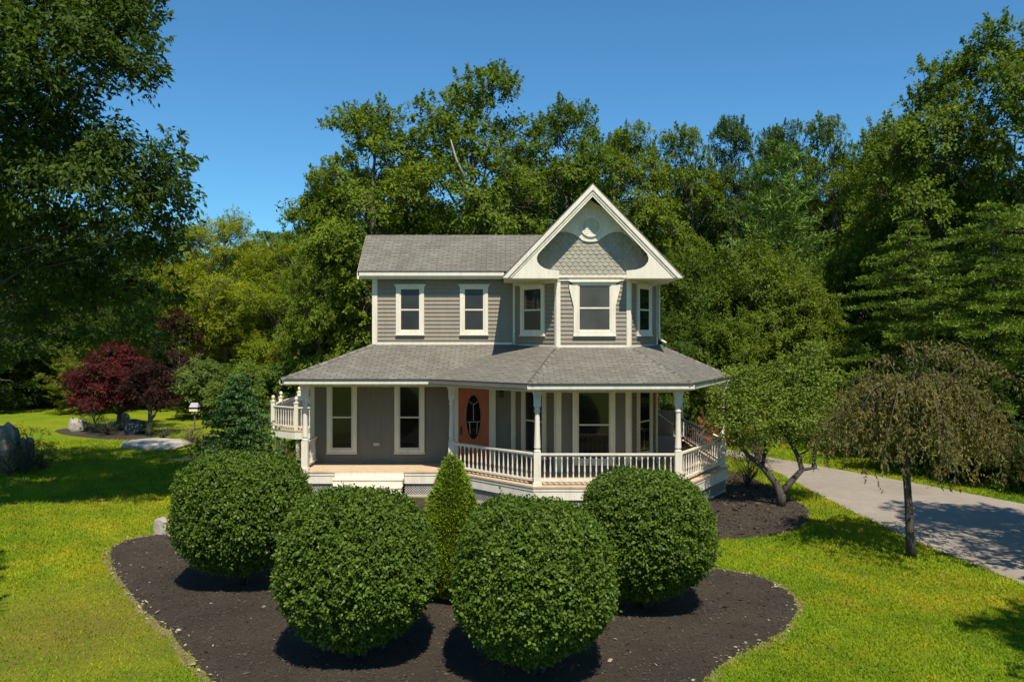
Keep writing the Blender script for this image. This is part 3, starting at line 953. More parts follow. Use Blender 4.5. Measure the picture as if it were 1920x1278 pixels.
# ---- front door with its oval light
dm = MB()
dx0, dx1 = -1.64, -0.70
dz1 = 3.06
dm.fbox(FW, dx0-0.17, dx0, 0.0, 0.06, ZS, 3.21); dm.fbox(FW, dx1, dx1+0.20, 0.0, 0.06, ZS, 3.21)
dm.fbox(FW, dx0, dx1, 0.0, 0.06, dz1, 3.21)
dm.build("door_frame", M['trim_shade'], house)
dl = MB()
oc, ow, oh = (dx0+dx1)/2-0.01, 0.225, 0.68
ozc = 2.14
n = 32
oval = [(oc+ow*math.cos(2*math.pi*i/n), ozc+oh*math.sin(2*math.pi*i/n)) for i in range(n)]
rect = []
for i in range(n):                              # rays from the oval to the leaf's edge
    a = 2*math.pi*i/n; ca, sa = math.cos(a), math.sin(a)
    tx = ((dx1 if ca > 0 else dx0)-oc)/ca if abs(ca) > 1e-6 else 1e9
    tz = ((dz1 if sa > 0 else ZS)-ozc)/sa if abs(sa) > 1e-6 else 1e9
    t = min(tx, tz); rect.append((oc+t*ca, ozc+t*sa))
for i in range(n):
    j = (i+1) % n
    q = [rect[i], rect[j], oval[j], oval[i]]
    cnr = None
    if abs(rect[i][0]-rect[j][0]) > 1e-4 and abs(rect[i][1]-rect[j][1]) > 1e-4:
        cnr = (rect[j][0] if abs(abs(rect[j][0]-oc)-(dx1-dx0)/2) < 0.02 else rect[i][0], rect[i][1] if abs(abs(rect[j][0]-oc)-(dx1-dx0)/2) < 0.02 else rect[j][1])
        q = [rect[i], cnr, rect[j], oval[j], oval[i]]
    dl.prism(FW, q, 0.0, 0.038)
door = dl.build("door", M['door'], house)
om = MB()
for i in range(n):
    j = (i+1) % n
    s = lambda p, k: (oc+(p[0]-oc)*k, ozc+(p[1]-ozc)*(1+(k-1)*0.4))
    om.prism(FW, [s(oval[i],1.14), s(oval[j],1.14), s(oval[j],0.98), s(oval[i],0.98)], 0.03, 0.052)
om.build("door_moulding", M['door'], door)
gl = MB(); gl.prism(FW, [(oc+(p[0]-oc)*0.99, ozc+(p[1]-ozc)*0.99) for p in oval], 0.030, 0.034)
gl.build("oval_pane", M['pane_low'], door)
cm_ = MB()                                      # came lines of the leaded oval
def came(p, q):
    F2, L2 = (FW, 0)
    dx_, dz_ = q[0]-p[0], q[1]-p[1]; l_ = math.hypot(dx_, dz_); ux, uz = -dz_/l_*0.008, dx_/l_*0.008
    cm_.prism(FW, [(p[0]-ux,p[1]-uz),(q[0]-ux,q[1]-uz),(q[0]+ux,q[1]+uz),(p[0]+ux,p[1]+uz)], 0.034, 0.039)
came((oc-0.20,1.99),(oc+0.20,2.01)); came((oc,2.02),(oc,2.55)); came((oc,2.52),(oc-0.13,2.62)); came((oc,2.52),(oc+0.13,2.62)); came((oc-0.12,2.0),(oc-0.10,1.62)); came((oc+0.12,2.0),(oc+0.10,1.62))
cm_.build("leading", M['lattice'], door)
pmb = MB()
for sx in (-1, 1):
    pmb.fbox(FW, oc+sx*0.22-0.14, oc+sx*0.22+0.14, 0.038, 0.05, 0.98, 1.34)
pmb.build("door_panel", M['door'], door)
hd = MB(); hd.lathe((dx0+0.09, YW-0.085, 1.72), [(0.0,-0.03),(0.028,-0.02),(0.034,0.0),(0.028,0.02),(0.0,0.03)], 10); hd.fbox(FW, dx0+0.06, dx0+0.12, 0.038, 0.048, 1.60, 1.86)
hd.fbox(FW, dx0+0.08, dx0+0.10, 0.04, 0.075, 1.71, 1.73)
hd.build("door_handle", M['iron'], door)
lp = MB()
lx = -0.32
lp.fbox(FW, lx-0.05, lx+0.05, 0.0, 0.03, 2.80, 2.98); lp.tube([(lx,YW-0.02,2.93),(lx,YW-0.10,3.0),(lx,YW-0.13,2.95)], 0.012, 6)
lp.lathe((lx,YW-0.13,2.74), [(0.025,0.0),(0.055,0.03),(0.065,0.15),(0.075,0.17),(0.02,0.23)], 8)
lp.build("porch_lamp", M['iron'], house)
ob = MB(); ob.fbox(FW, -4.24, -4.05, 0.0, 0.05, 1.27, 1.36); ob.build("outlet_cover", M['lattice'], house)

# ---- porch floor, steps, skirts
FLp = [(-6.15,22.9),(-1.80,22.9),(0.55,20.62),(4.42,20.62),(6.45,23.7),(6.45,31.0),(XR,31.0),(XR,YW),(BX1,BY),(BX0,BY),(BXL,YW),(-6.15,YW)]
pf = MB(); pf.slab(FLp, ZF-0.045, ZF)
pf.build("porch_floor", M['floor'], house)
sides = [((-6.15,22.9),(-1.80,22.9)), ((-1.80,22.9),(0.55,20.62)), ((0.55,20.62),(4.42,20.62)), ((4.42,20.62),(6.45,23.7)), ((6.45,23.7),(6.45,31.0))]
for i, (a, b) in enumerate(sides):
    F, L = seg_frame(a, b)
    pk = MB()
    if i == 0:
        for u0, u1 in ((0.02,1.05),(3.05,L)):
            pk = MB()
            pk.fbox(F, u0, u1, -0.05, -0.02, ZF-0.13, ZF-0.045); pk.fbox(F, u0, u1, -0.06, -0.035, ZF-0.36, ZF-0.14); pk.build("porch_skirt", M['trim'], house)
    else:
        pk.fbox(F, 0, L, -0.05, -0.02, ZF-0.13, ZF-0.045); pk.fbox(F, 0, L, -0.06, -0.035, ZF-0.36, ZF-0.14); pk.build("porch_skirt", M['trim'], house)
pk = MB(); F, L = seg_frame((-6.15,YW),(-6.15,22.9)); pk.fbox(F, 0, L, -0.05, -0.02, ZF-0.36, ZF-0.045)
pk.build("porch_skirt", M['trim'], house)
for i, (a, b) in enumerate(sides):
    F, L = seg_frame(a, b)
    for u0, u1 in (((0.05,1.05),(3.05,L)) if i == 0 else ((0,L),)):
        la = MB(); lb = MB()
        h0, h1 = 0.02, ZF-0.36
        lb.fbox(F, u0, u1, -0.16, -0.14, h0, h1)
        hh = h1-h0; st = 0.075; w = 0.028
        for sg in (-1, 1):
            u = u0-hh
            while u < u1+hh:
                p = (u, h0) if sg > 0 else (u+hh, h0)
                q = (u+hh, h1) if sg > 0 else (u, h1)
                def clipu(p, q, U, keep_lo):
                    return None
                pu, pz, qu, qz = p[0], p[1], q[0], q[1]
                lo, hi = (0.0, 1.0); d = qu-pu
                t0, t1 = (u0-pu)/d, (u1-pu)/d
                if t0 > t1: t0, t1 = t1, t0
                lo, hi = max(lo, t0), min(hi, t1)
                if hi-lo > 0.03:
                    x0, z0_, x1, z1_ = pu+d*lo, pz+(qz-pz)*lo, pu+d*hi, pz+(qz-pz)*hi
                    nn = -0.085 if sg > 0 else -0.095
                    la.add([fp(F,x0-w/2,nn,z0_), fp(F,x0+w/2,nn,z0_), fp(F,x1+w/2,nn,z1_), fp(F,x1-w/2,nn,z1_)], [(0,1,2,3)])
                u += st
        la.fbox(F, u0, u1, -0.10, -0.07, 0.0, 0.05)
        la.build("lattice", M['lattice'], house)
        lb.build("lattice_shade", M['dark'], house)  # near-black sheet standing in for the shade under the porch
sp_ = MB()
sx0, sx1 = -5.09, -3.11
for i in range(4):
    zt = ZF-0.17*(i+1)+0.0; y1 = 22.9-0.285*i; y0 = y1-0.285
    sp_.box(sx0, sx1, y0, y1-0.005, max(0.0, zt-0.17)+0.002, zt-0.035)      # riser block
    sp_.box(sx0-0.02, sx1+0.02, y0-0.03, y1-0.006, zt-0.033, zt)
sp_.box(sx0, sx1, 22.885, 22.898, ZF-0.17, ZF-0.046)
steps = sp_.build("steps", M['step'], house)

# ---- porch posts
def post_mesh(h, base=0.86, half=0.092):
    mb = MB()
    mb.box(-half, half, -half, half, 0, base)
    mb.box(-half-0.025, half+0.025, -half-0.025, half+0.025, 0, 0.08)
    prof = [(0.075,base),(0.092,base+0.02),(0.092,base+0.05),(0.066,base+0.07),(0.066,base+0.10),(0.088,base+0.12),(0.084,base+0.16),(0.072,base+0.5),(0.064,base+0.85),(0.064,h-0.62),(0.083,h-0.60),(0.083,h-0.57),(0.067,h-0.55),(0.07,h-0.50),(0.088,h-0.46)]
    mb.lathe((0,0,0), prof, 16)
    mb.box(-half, half, -half, half, h-0.46, h-0.28)
    b = len(mb.v)                                # head flaring up to the beam
    for z, w in ((h-0.28, half), (h-0.16, half+0.012), (h-0.06, half+0.05), (h-0.001, half+0.055)):
        mb.v += [(-w,-w,z),(w,-w,z),(w,w,z),(-w,w,z)]
    for i in range(3):
        for k in range(4):
            mb.f.append([b+i*4+k, b+i*4+(k+1)%4, b+i*4+4+(k+1)%4, b+i*4+4+k]); mb.uv.append(None)
    return mb.mesh("porch_post", M['trim'], (0,0,0))
ZC = 3.262
pmesh = post_mesh(ZC-ZF)
POSTS = [(-5.98,23.02),(-1.74,23.02),(0.66,20.80),(4.34,20.80),(6.28,23.78),(6.28,29.6)]
for x, y in POSTS:
    o = link("porch_post", pmesh, house, (x, y, ZF))
# beams between post heads
bm_ = MB()
for a, b in zip(POSTS[:-1], POSTS[1:]):
    F, L = seg_frame(a, b); bm_.fbox(F, 0.1, L-0.1, -0.05, 0.05, ZC-0.10, ZC-0.0015)
F, L = seg_frame((-5.98,YW),(-5.98,23.1)); bm_.fbox(F, 0, L, -0.05, 0.05, ZC-0.10, ZC-0.0015)
bm_.build("porch_beam", M['trim_shade'], house)

# ---- railings
def baluster_mesh(h):
    mb = MB()
    mb.box(-0.019, 0.019, -0.019, 0.019, 0, h*0.16); mb.box(-0.019, 0.019, -0.019, 0.019, h*0.88, h)
    mb.lathe((0,0,0), [(0.016,h*0.16),(0.021,h*0.18),(0.013,h*0.22),(0.024,h*0.34),(0.022,h*0.45),(0.013,h*0.70),(0.012,h*0.80),(0.02,h*0.83),(0.015,h*0.88)], 8)
    return mb.mesh("baluster", M['trim'])
ZB0, ZB1, ZT = ZF+0.10, ZF+0.155, ZF+0.83
balm = baluster_mesh(ZT-0.05-ZB1)
def railing(a, b, nb, z0, cut=0.08, balmesh=None, name="railing"):
    balmesh = balmesh or balm
    F, L = seg_frame(a, b)
    top = MB()
    top.fbox(F, cut, L-cut, -0.05, 0.05, z0+0.79, z0+0.83); top.fbox(F, cut, L-cut, -0.028, 0.028, z0+0.755, z0+0.789)
    r = top.build(name, M['trim'], house)
    bot = MB(); bot.fbox(F, cut, L-cut, -0.038, 0.038, z0+0.10, z0+0.155); bot.build("bottom_rail", M['trim'], r)
    for i in range(nb):
        u = cut + (L-2*cut)*(i+0.75)/(nb+0.5)
        x, y, _ = fp(F, u, 0, 0)
        o = link("baluster", balmesh, r, (x, y, z0+0.155))
        o.rotation_euler = (0, 0, math.atan2(F[1][1], F[1][0]))
    return r
railing(POSTS[1], POSTS[2], 18, ZF)
railing(POSTS[2], POSTS[3], 23, ZF)
railing(POSTS[3], POSTS[4], 18, ZF)
railing(POSTS[4], POSTS[5], 18, ZF)
railing((-5.98,YW-0.04), POSTS[0], 6, ZF)

# ---- rear deck at the left, its turned finials
ZD = 1.10
DK = [(-8.05,29.6),(-9.15,30.4),(-9.45,32.5),(-9.45,36.0),(-6.15,36.0),(-6.15,29.6)]
dk = MB()
dk.slab([(p[0], p[1]) for p in ((-6.15,29.55),(-6.15,36.0),(-9.50,36.0),(-9.50,32.5),(-9.2,30.36),(-8.07,29.55))][::-1], ZD-0.05, ZD)
deck = dk.build("deck", M['floor'], house)
dkf = MB()
for a, b in (((-9.50,32.5),(-9.2,30.36)),((-9.2,30.36),(-8.07,29.55)),((-8.07,29.55),(-6.15,29.55))):
    F, L = seg_frame(a, b); dkf.fbox(F, 0, L, -0.05, -0.015, ZD-0.32, ZD-0.05)
dkf.build("deck_fascia", M['trim'], deck)
def deck_post(x, y):
    mb = MB()
    mb.box(x-0.07, x+0.07, y-0.07, y+0.07, ZD, ZD+1.0); mb.box(x-0.09, x+0.09, y-0.09, y+0.09, ZD+1.0, ZD+1.04)
    mb.lathe((x,y,ZD+1.04), [(0.05,0),(0.035,0.04),(0.065,0.10),(0.07,0.14),(0.05,0.19),(0.0,0.215)], 12)
    mb.build("deck_post", M['trim'], deck)
DP = [(-9.40,32.4),(-9.12,30.42),(-8.02,29.62),(-9.40,35.2),(-6.6,29.62)]
for p in DP: deck_post(*p)
dbal = baluster_mesh(0.62)
def deck_rail(a, b, nb):
    F, L = seg_frame(a, b)
    top = MB(); top.fbox(F, 0.07, L-0.07, -0.05, 0.05, ZD+0.82, ZD+0.86); top.fbox(F, 0.07, L-0.07, -0.035, 0.035, ZD+0.11, ZD+0.155)
    for i in range(nb):
        x, y, _ = fp(F, 0.07+(L-0.14)*(i+0.75)/(nb+0.5), 0, 0)
        top.lathe((x,y,ZD+0.155), [(0.02,0),(0.02,0.1),(0.026,0.2),(0.014,0.45),(0.02,0.58),(0.02,0.665)], 6)
    return top.build("deck_railing", M['trim'], deck)
deck_rail(DP[0], DP[1], 11); deck_rail(DP[1], DP[2], 8); deck_rail(DP[2], DP[4], 8); deck_rail(DP[3], DP[0], 12)
for x, y in ((-9.0,30.6),(-8.0,29.75),(-9.3,32.4)):
    lg = MB(); lg.box(x-0.06,x+0.06,y-0.06,y+0.06,0,ZD-0.06); lg.build("deck_support", M['lattice'], deck)
# side stair with a sloping handrail at the far right of the porch
ss = MB()
ss.tube([(5.05,30.2,1.95),(5.6,30.2,1.62),(6.1,30.2,1.25)], 0.035, 8); ss.box(5.25,5.33,30.16,30.24,ZF,1.82)
ss.build("stair_handrail", M['trim'], house)
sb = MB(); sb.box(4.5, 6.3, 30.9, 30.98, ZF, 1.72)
sb.build("porch_end_board", M['siding_shade'], house)

# a covered grill on the deck
gm = MB()
P = []
prof = [(-0.78,0.0),(-0.76,0.70),(-0.62,0.92),(-0.34,1.10),(0.0,1.15),(0.34,1.10),(0.62,0.92),(0.76,0.70),(0.78,0.0)]
gx, gy = -8.30, 31.3
rg = random.Random(2)
for j, yy in enumerate(np.linspace(-0.42, 0.42, 6)):
    k = 0.86 if j in (0, 5) else 1.0
    for u, zz in prof: P.append((gx+u*k+rg.uniform(-.02,.02), gy+yy+rg.uniform(-.02,.02), ZD+zz*(0.9 if j in (0,5) else 1.0)))
m_ = len(prof)
fs = [(j*m_+i, j*m_+i+1, (j+1)*m_+i+1, (j+1)*m_+i) for j in range(5) for i in range(m_-1)] + [tuple(range(m_))[::-1], tuple(range(5*m_, 6*m_))]
gm.add(P, fs)
o = gm.build("covered_grill", M['cover'])
tag(o, "grill under a dark grey fabric cover on the rear deck", "grill")

# ------------------------------------------------------------------ stones and small garden things
def rock(name, loc, size, seed, mat, label, cat="rock", group=None, blocky=0.5, sub=3):
    import bmesh
    bm = bmesh.new()
    bmesh.ops.create_icosphere(bm, subdivisions=sub, radius=1.0)
    r = np.random.default_rng(seed)
    ax = nrm(r.normal(0, 1, (14,3))); off = r.uniform(0.62, 0.95, 14)
    for v in bm.verts:
        p = np.array(v.co)
        for a, o in zip(ax, off):                      # cut facets
            d = p.dot(a)-o
            if d > 0: p = p - a*d*0.9
        p = np.sign(p)*np.abs(p)**(1-0.35*blocky) if blocky else p
        p = p + r.normal(0, 0.012, 3)
        v.co = (p[0]*size[0]/2, p[1]*size[1]/2, max(p[2], -0.75)*size[2]/1.6 + size[2]*0.42)
    me = bpy.data.meshes.new(name); bm.to_mesh(me); bm.free()
    me.materials.append(mat)
    o = link(name, me, None, loc); o.rotation_euler = (0, 0, r.uniform(-0.4, 0.4))
    return tag(o, label, cat, group)
rock("stone_block", (-8.18,18.75,0), (0.52,0.42,0.36), 1, M['stone'], "pale square stone at the mulch edge left of the clipped shrubs", blocky=1.0)
rock("stone_block", (-7.72,18.25,0), (0.36,0.34,0.34), 2, M['stone'], "weathered pale stone between the square stone and the leftmost clipped shrub", blocky=0.7)
rock("stone_block", (-7.42,18.35,0), (0.26,0.30,0.36), 3, M['stone'], "narrow pale stone touching the leftmost clipped shrub", blocky=0.8)
rock("flat_boulder", (-14.9,33.2,-0.06), (2.9,2.4,0.30), 5, M['stone'], "wide flat pale ledge of stone on the lawn in front of the red maples", blocky=0.9, sub=4)
rock("boulder", (-20.9,38.3,0), (0.85,0.6,0.7), 6, M['stone'], "pale rounded boulder at the end of the maple bed")
rock("boulder", (-19.35,39.6,0), (0.7,0.6,0.75), 7, M['stone'], "pale upright stone behind the trunk of the larger red maple")
rock("boulder", (-17.7,37.4,0), (1.0,0.8,0.7), 8, M['stone_dark'], "dark boulder between the trunks of the two red maples")
rock("boulder", (11.8,34.3,0), (0.9,0.7,0.9), 9, M['stone'], "pale boulder beyond the driveway behind the multi-stemmed tree")
def slab_stone(loc, size, seed, label):
    import bmesh
    r = np.random.default_rng(seed)
    bm = bmesh.new(); bmesh.ops.create_cube(bm, size=1.0)
    bmesh.ops.subdivide_edges(bm, edges=bm.edges[:], cuts=7, use_grid_fill=True)
    f = r.uniform(2, 5, (3,3)); ph = r.uniform(0, 6, (3,3))
    for v in bm.verts:
        p = np.array(v.co)
        k = (np.abs(p*2)**7).sum()**(1/7.0)
        p = p/max(k,0.7)
        q = p*np.array([1-0.12*p[2],1-0.12*p[2],1])
        q = q + 0.07*np.array([np.sin(f[a]@p+ph[a][0])*np.cos(f[a][::-1]@p*1.7+ph[a][1]) for a in range(3)]) + r.normal(0,0.014,3)
        v.co = (q[0]*size[0], q[1]*size[1], (q[2]+0.46)*size[2])
    me = bpy.data.meshes.new("granite_block"); bm.to_mesh(me); bm.free(); me.materials.append(M['granite'])
    o = link("granite_block", me, None, loc); o.rotation_euler = (0,0,r.uniform(-.5,.5))
    tag(o, label, "stone")
slab_stone((-17.25,27.2,0), (0.7,0.8,1.62), 11, "tall rough grey granite block at the left edge of the lawn")
slab_stone((-16.75,27.5,0), (0.42,0.6,1.15), 12, "lower rough granite block beside the tall one at the lawn's edge")

bf = empty("bird_feeder", (at(365,38.5), 38.5, 0))
tag(bf, "small white topped bird feeder on a thin post by the blue spruce", "bird feeder")
bx, by = at(365,38.5), 38.5
m_ = MB(); m_.tube([(bx,by,0),(bx,by,0.95)], 0.035, 8); m_.build("post", M['bark'], bf)
m_ = MB(); m_.box(bx-0.20,bx+0.20,by-0.17,by+0.17,0.95,1.0); m_.box(bx-0.20,bx+0.20,by-0.17,by-0.155,1.0,1.06); m_.build("tray", M['trim'], bf)
m_ = MB(); m_.box(bx-0.15,bx+0.15,by-0.12,by+0.12,1.0,1.16); m_.build("seed_box", M['iron'], bf)
m_ = MB(); m_.add([(bx-0.21,by-0.18,1.15),(bx+0.21,by-0.18,1.15),(bx+0.21,by+0.18,1.15),(bx-0.21,by+0.18,1.15),(bx-0.17,by,1.36),(bx+0.17,by,1.36)],
    [(0,1,5,4),(2,3,4,5),(1,2,5),(3,0,4),(3,2,1,0)]); m_.build("feeder_roof", M['white'], bf)

# ------------------------------------------------------------------ clipped round shrubs
def ball_shrub(rng, rx, rz, zc, n_sp, nl, L, W, sq=2.3, lean=0.0):
    """sheared shrub: short leafy shoots all over a rounded, slightly boxy body"""
    v = nrm(rng.normal(0, 1, (n_sp*2,3)))
    v = v[v[:,2] > -0.93][:n_sp]
    k = (np.abs(v[:,0])**sq + np.abs(v[:,1])**sq + np.abs(v[:,2])**sq)**(-1/sq)
    bump_ = 1 + 0.022*np.sin(v[:,0]*7+1)*np.sin(v[:,1]*8+2)*np.sin(v[:,2]*9) + 0.03*np.sin(v[:,2]*4+v[:,0]*3)
    r = k*bump_*(1.02-0.17*rng.random(len(v))**1.25+0.06*(rng.random(len(v))>0.985))
    low = np.clip((-v[:,2]-0.05)/0.9, 0, 1)
    S = v*r[:,None]; S[:,:2] *= (1-0.38*low**1.6)[:,None]
    P0 = S*np.array([rx,rx,rz]) + np.array([0,0,zc])
    OUT = nrm(v*np.array([1,1,0.9]))
    dirs = nrm(OUT*0.75 + np.array([0,0,0.25]) + rng.normal(0,0.42,(len(v),3)))
    idx = np.repeat(np.arange(len(P0)), nl); q = np.tile(np.arange(nl), len(P0))
    slen = rng.uniform(0.06, 0.15, len(P0))[idx]
    P = P0[idx] + dirs[idx]*(slen*(q/nl-0.5))[:,None] + rng.normal(0,0.012,(len(idx),3))
    a = q*2.4 + rng.random(len(P0))[idx]*6.28
    t1 = nrm(np.cross(dirs, np.array([0.3,0.2,1.0]))); t2 = np.cross(dirs, t1)
    side = t1[idx]*np.cos(a)[:,None] + t2[idx]*np.sin(a)[:,None]
    D = side*0.9 + dirs[idx]*0.65 + np.array([0,0,-0.18]) + rng.normal(0,0.2,side.shape)
    N = dirs[idx]*0.9 + np.array([0,0,0.55]) - side*0.35 + rng.normal(0,0.22,side.shape)
    t = np.clip(rng.normal(0.46,0.25,len(P0)),0,1)[idx] + rng.normal(0,0.12,len(idx))
    ls = rng.uniform(0.7,1.2,len(idx))
    lc = LeafCloud(); lc.add(P, D, N, L*ls, W*ls, t, 0.18)
    return lc
def shrub_stems(rng, rx, zc, n=11):
    mb = MB()
    for i in range(n):
        a = rng.random()*6.28; r0 = 0.10*rng.random()+0.03; r1 = rx*rng.uniform(0.3,0.75)
        b = a+rng.normal(0,0.3)
        mb.tube([(r0*math.cos(a),r0*math.sin(a),-0.02),(r1*0.45*math.cos(b),r1*0.45*math.sin(b),zc*0.45),(r1*math.cos(b),r1*math.sin(b),zc*1.15)],[0.04,0.03,0.012],6)
    return mb.mesh("stems", M['bark_dark'], smooth=True)
def core_mesh(rx, rz, zc):
    """dense inner twigs and old leaves"""
    rng = np.random.default_rng(77)
    lc = LeafCloud()
    v = nrm(rng.normal(0,1,(5000,3))); v = v[v[:,2] > -0.75]
    P = v*np.array([rx,rx,rz])*(0.62+0.22*rng.random((len(v),1))) + np.array([0,0,zc])
    lc.add(P, rng.normal(0,1,P.shape), v+rng.normal(0,0.3,P.shape), 0.20, 0.13, np.full(len(P),0.15))
    return lc
SHR = [  # x, y, rx, rz, zc, seed, label
 (at(456,15.0), 15.0, 1.19, 1.07, 1.33, 21, "round clipped shrub nearest the left lawn and the pale stones"),
 (at(670,11.6), 11.6, 1.10, 1.09, 1.29, 22, "large round clipped shrub left of the cone shaped conifer, in front of the porch steps"),
 (at(1001,11.05), 11.05, 1.085, 1.06, 1.285, 23, "large round clipped shrub nearest the camera, right of the cone shaped conifer"),
 (at(1211,13.7), 13.7, 1.115, 1.05, 1.25, 24, "round clipped shrub under the porch's right front corner"),
]
for x, y, rx, rz, zc, sd, lab in SHR:
    rng = np.random.default_rng(sd)
    lc = ball_shrub(rng, rx, rz, zc, 12500, 6, 0.054, 0.035, 2.6 if sd != 21 else 2.8)
    cr = core_mesh(rx, rz, zc); lc.parts += cr.parts; lc.t += cr.t
    plant("round_shrub", shrub_stems(rng, rx, zc), lc.mesh("shrub_crown", M['waxy']), (x, y, 0.012), (0.088,0.144,0.016), lab, "shrub", "clipped round shrubs in the mulch bed", tname="stems", cname="foliage")

def cone_shrub(rng, H, R, n, nl, L, W, pw=0.9):
    t = 1-np.sqrt(rng.random(n)); t = np.clip(t, 0, 0.995)
    a = rng.random(n)*6.283
    r = R*((1-t)**pw)*np.minimum(1, 0.55+t*4)*(1+0.06*np.sin(a*5+t*14)+0.05*np.sin(a*3-t*23))*(1-0.18*rng.random(n)**1.5)
    P0 = np.stack([r*np.cos(a), r*np.sin(a), 0.10+t*(H-0.1)], 1)
    OUT = nrm(np.stack([np.cos(a), np.sin(a), np.full(n,0.75)], 1))
    idx = np.repeat(np.arange(n), nl)
    D = OUT[idx] + rng.normal(0,0.45,(n*nl,3)); P = P0[idx] + rng.normal(0,0.02,(n*nl,3))
    lc = LeafCloud(); k = n*nl
    lc.add(P, D, rng.normal(0,0.6,(k,3))+np.array([0,-0.2,0.8]), L*rng.uniform(0.7,1.2,k), W, np.clip(rng.normal(0.5,0.16,n),0,1)[idx]+rng.normal(0,0.1,k), 0.0)
    return lc
rng = np.random.default_rng(31)
lc = cone_shrub(rng, 2.55, 0.84, 10500, 7, 0.07, 0.019, 0.78)
tb = MB(); tb.tube([(0,0,-0.02),(0,0,2.3)], [0.06,0.012], 8)
CONE_Y = 14.3
plant("cone_conifer", tb.mesh("trunk", M['bark_dark']), lc.mesh("cone_crown", M['needle']), (at(848,CONE_Y), CONE_Y, 0.012), (0.155,0.225,0.013), "yellow green cone shaped dwarf conifer between the round clipped shrubs", "conifer")

rng = np.random.default_rng(32)
tm, cm = pine_mesh("blue_spruce", 3.5, 1.78, 0.10, rng, step=0.205, nb=15, needL=0.085, needW=0.030, droop=0.10, lift=0.10, dens=2.8, prof=0.86)
plant("blue_spruce", tm, cm, (at(447,23.6), 23.6, 0), (0.120,0.210,0.066), "small blue green spruce with layered boughs behind the leftmost clipped shrub", "spruce")

# ------------------------------------------------------------------ small trees by the porch and driveway
rng = np.random.default_rng(41)
tk = MB()
bx, by = 7.32, 21.7
stems = [
 [(0,0,-0.03),(0.02,0.0,0.30),(-0.12,0,0.62),(-0.42,0.05,1.05),(-0.78,0.05,1.38),(-1.02,0.0,1.75),(-1.15,-0.1,2.3)],
 [(0.02,0,0.28),(0.22,0,0.62),(0.52,0.02,0.98),(0.42,0,1.35),(0.22,-0.05,1.72),(0.30,0,2.15),(0.45,0.1,2.7)],
 [(0.52,0.02,0.98),(0.80,0.05,1.02),(0.84,0.05,1.45),(0.70,0.1,1.85),(0.86,0.15,2.3)],
 [(0.22,-0.05,1.72),(0.02,-0.1,2.0),(-0.15,-0.1,2.5)],
 [(-0.42,0.05,1.05),(-0.30,0.2,1.5),(-0.25,0.3,2.1),(-0.2,0.3,2.8)],
 [(0.42,0,1.35),(0.66,-0.2,1.6),(0.62,-0.25,2.1)],
]
srad = [[0.13,0.115,0.085,0.07,0.055,0.04,0.025],[0.10,0.085,0.07,0.06,0.05,0.04,0.025],[0.05,0.05,0.042,0.035,0.025],[0.035,0.03,0.02],[0.05,0.042,0.032,0.02],[0.03,0.025,0.02]]
for s, r in zip(stems, srad): tk.tube(s, r, 7)
lc = LeafCloud()
tips = [np.array(s[-1]) for s in stems]
cl = [(-1.15,0,2.75,0.62),(-1.35,-0.2,2.2,0.45),(-0.6,0.2,3.2,0.72),(-0.7,-0.3,2.5,0.6),(0.0,0.1,3.0,0.75),(0.25,-0.3,2.4,0.6),(0.55,0.2,3.55,0.62),(0.9,0.1,3.0,0.62),(0.95,-0.1,2.3,0.55),(0.2,0.3,3.7,0.55),(0.75,0.1,4.15,0.42),(-0.9,0.3,3.5,0.45),(-1.6,0.1,3.05,0.42),(1.35,0.2,2.7,0.5),(-0.35,-0.2,1.95,0.42),(0.5,0.0,1.95,0.4),(-1.0,0.1,1.75,0.36),(1.2,0.3,3.4,0.42)]
for cx, cy, cz, cr in cl:
    c = np.array([cx,cy,cz]); k = np.argmin([np.linalg.norm(t-c) for t in tips])
    tk.tube([tuple(tips[k]), tuple((tips[k]+c)/2+rng.normal(0,0.06,3)), tuple(c)], [0.022,0.014,0.006], 4, cap=False)
    ns = int(50*cr*cr/0.36)
    v = nrm(rng.normal(0,1,(ns,3))); S = c + v*(cr*(0.3+0.75*rng.random(ns)))[:,None]*np.array([1,1,0.8])
    for q in S[::3]: tk.tube([tuple(c),tuple(q)],[0.008,0.003],3,cap=False)
    sprays(lc, rng, S, nrm(v+np.array([0,0,0.2])), 0.24*rng.uniform(0.7,1.3,ns), 30, 0.078, 0.040, 0.6, 0.7, 0.6, 0.3)
plant("multi_stem_tree", tk.mesh("trunk", M['bark_dark'], smooth=True), lc.mesh("crown", M['leaf']), (bx,by,0.01), (0.170,0.235,0.036), "small multi-stemmed tree with crooked forking trunks beside the porch", "tree", scale=(1.14,1.1,1.0))

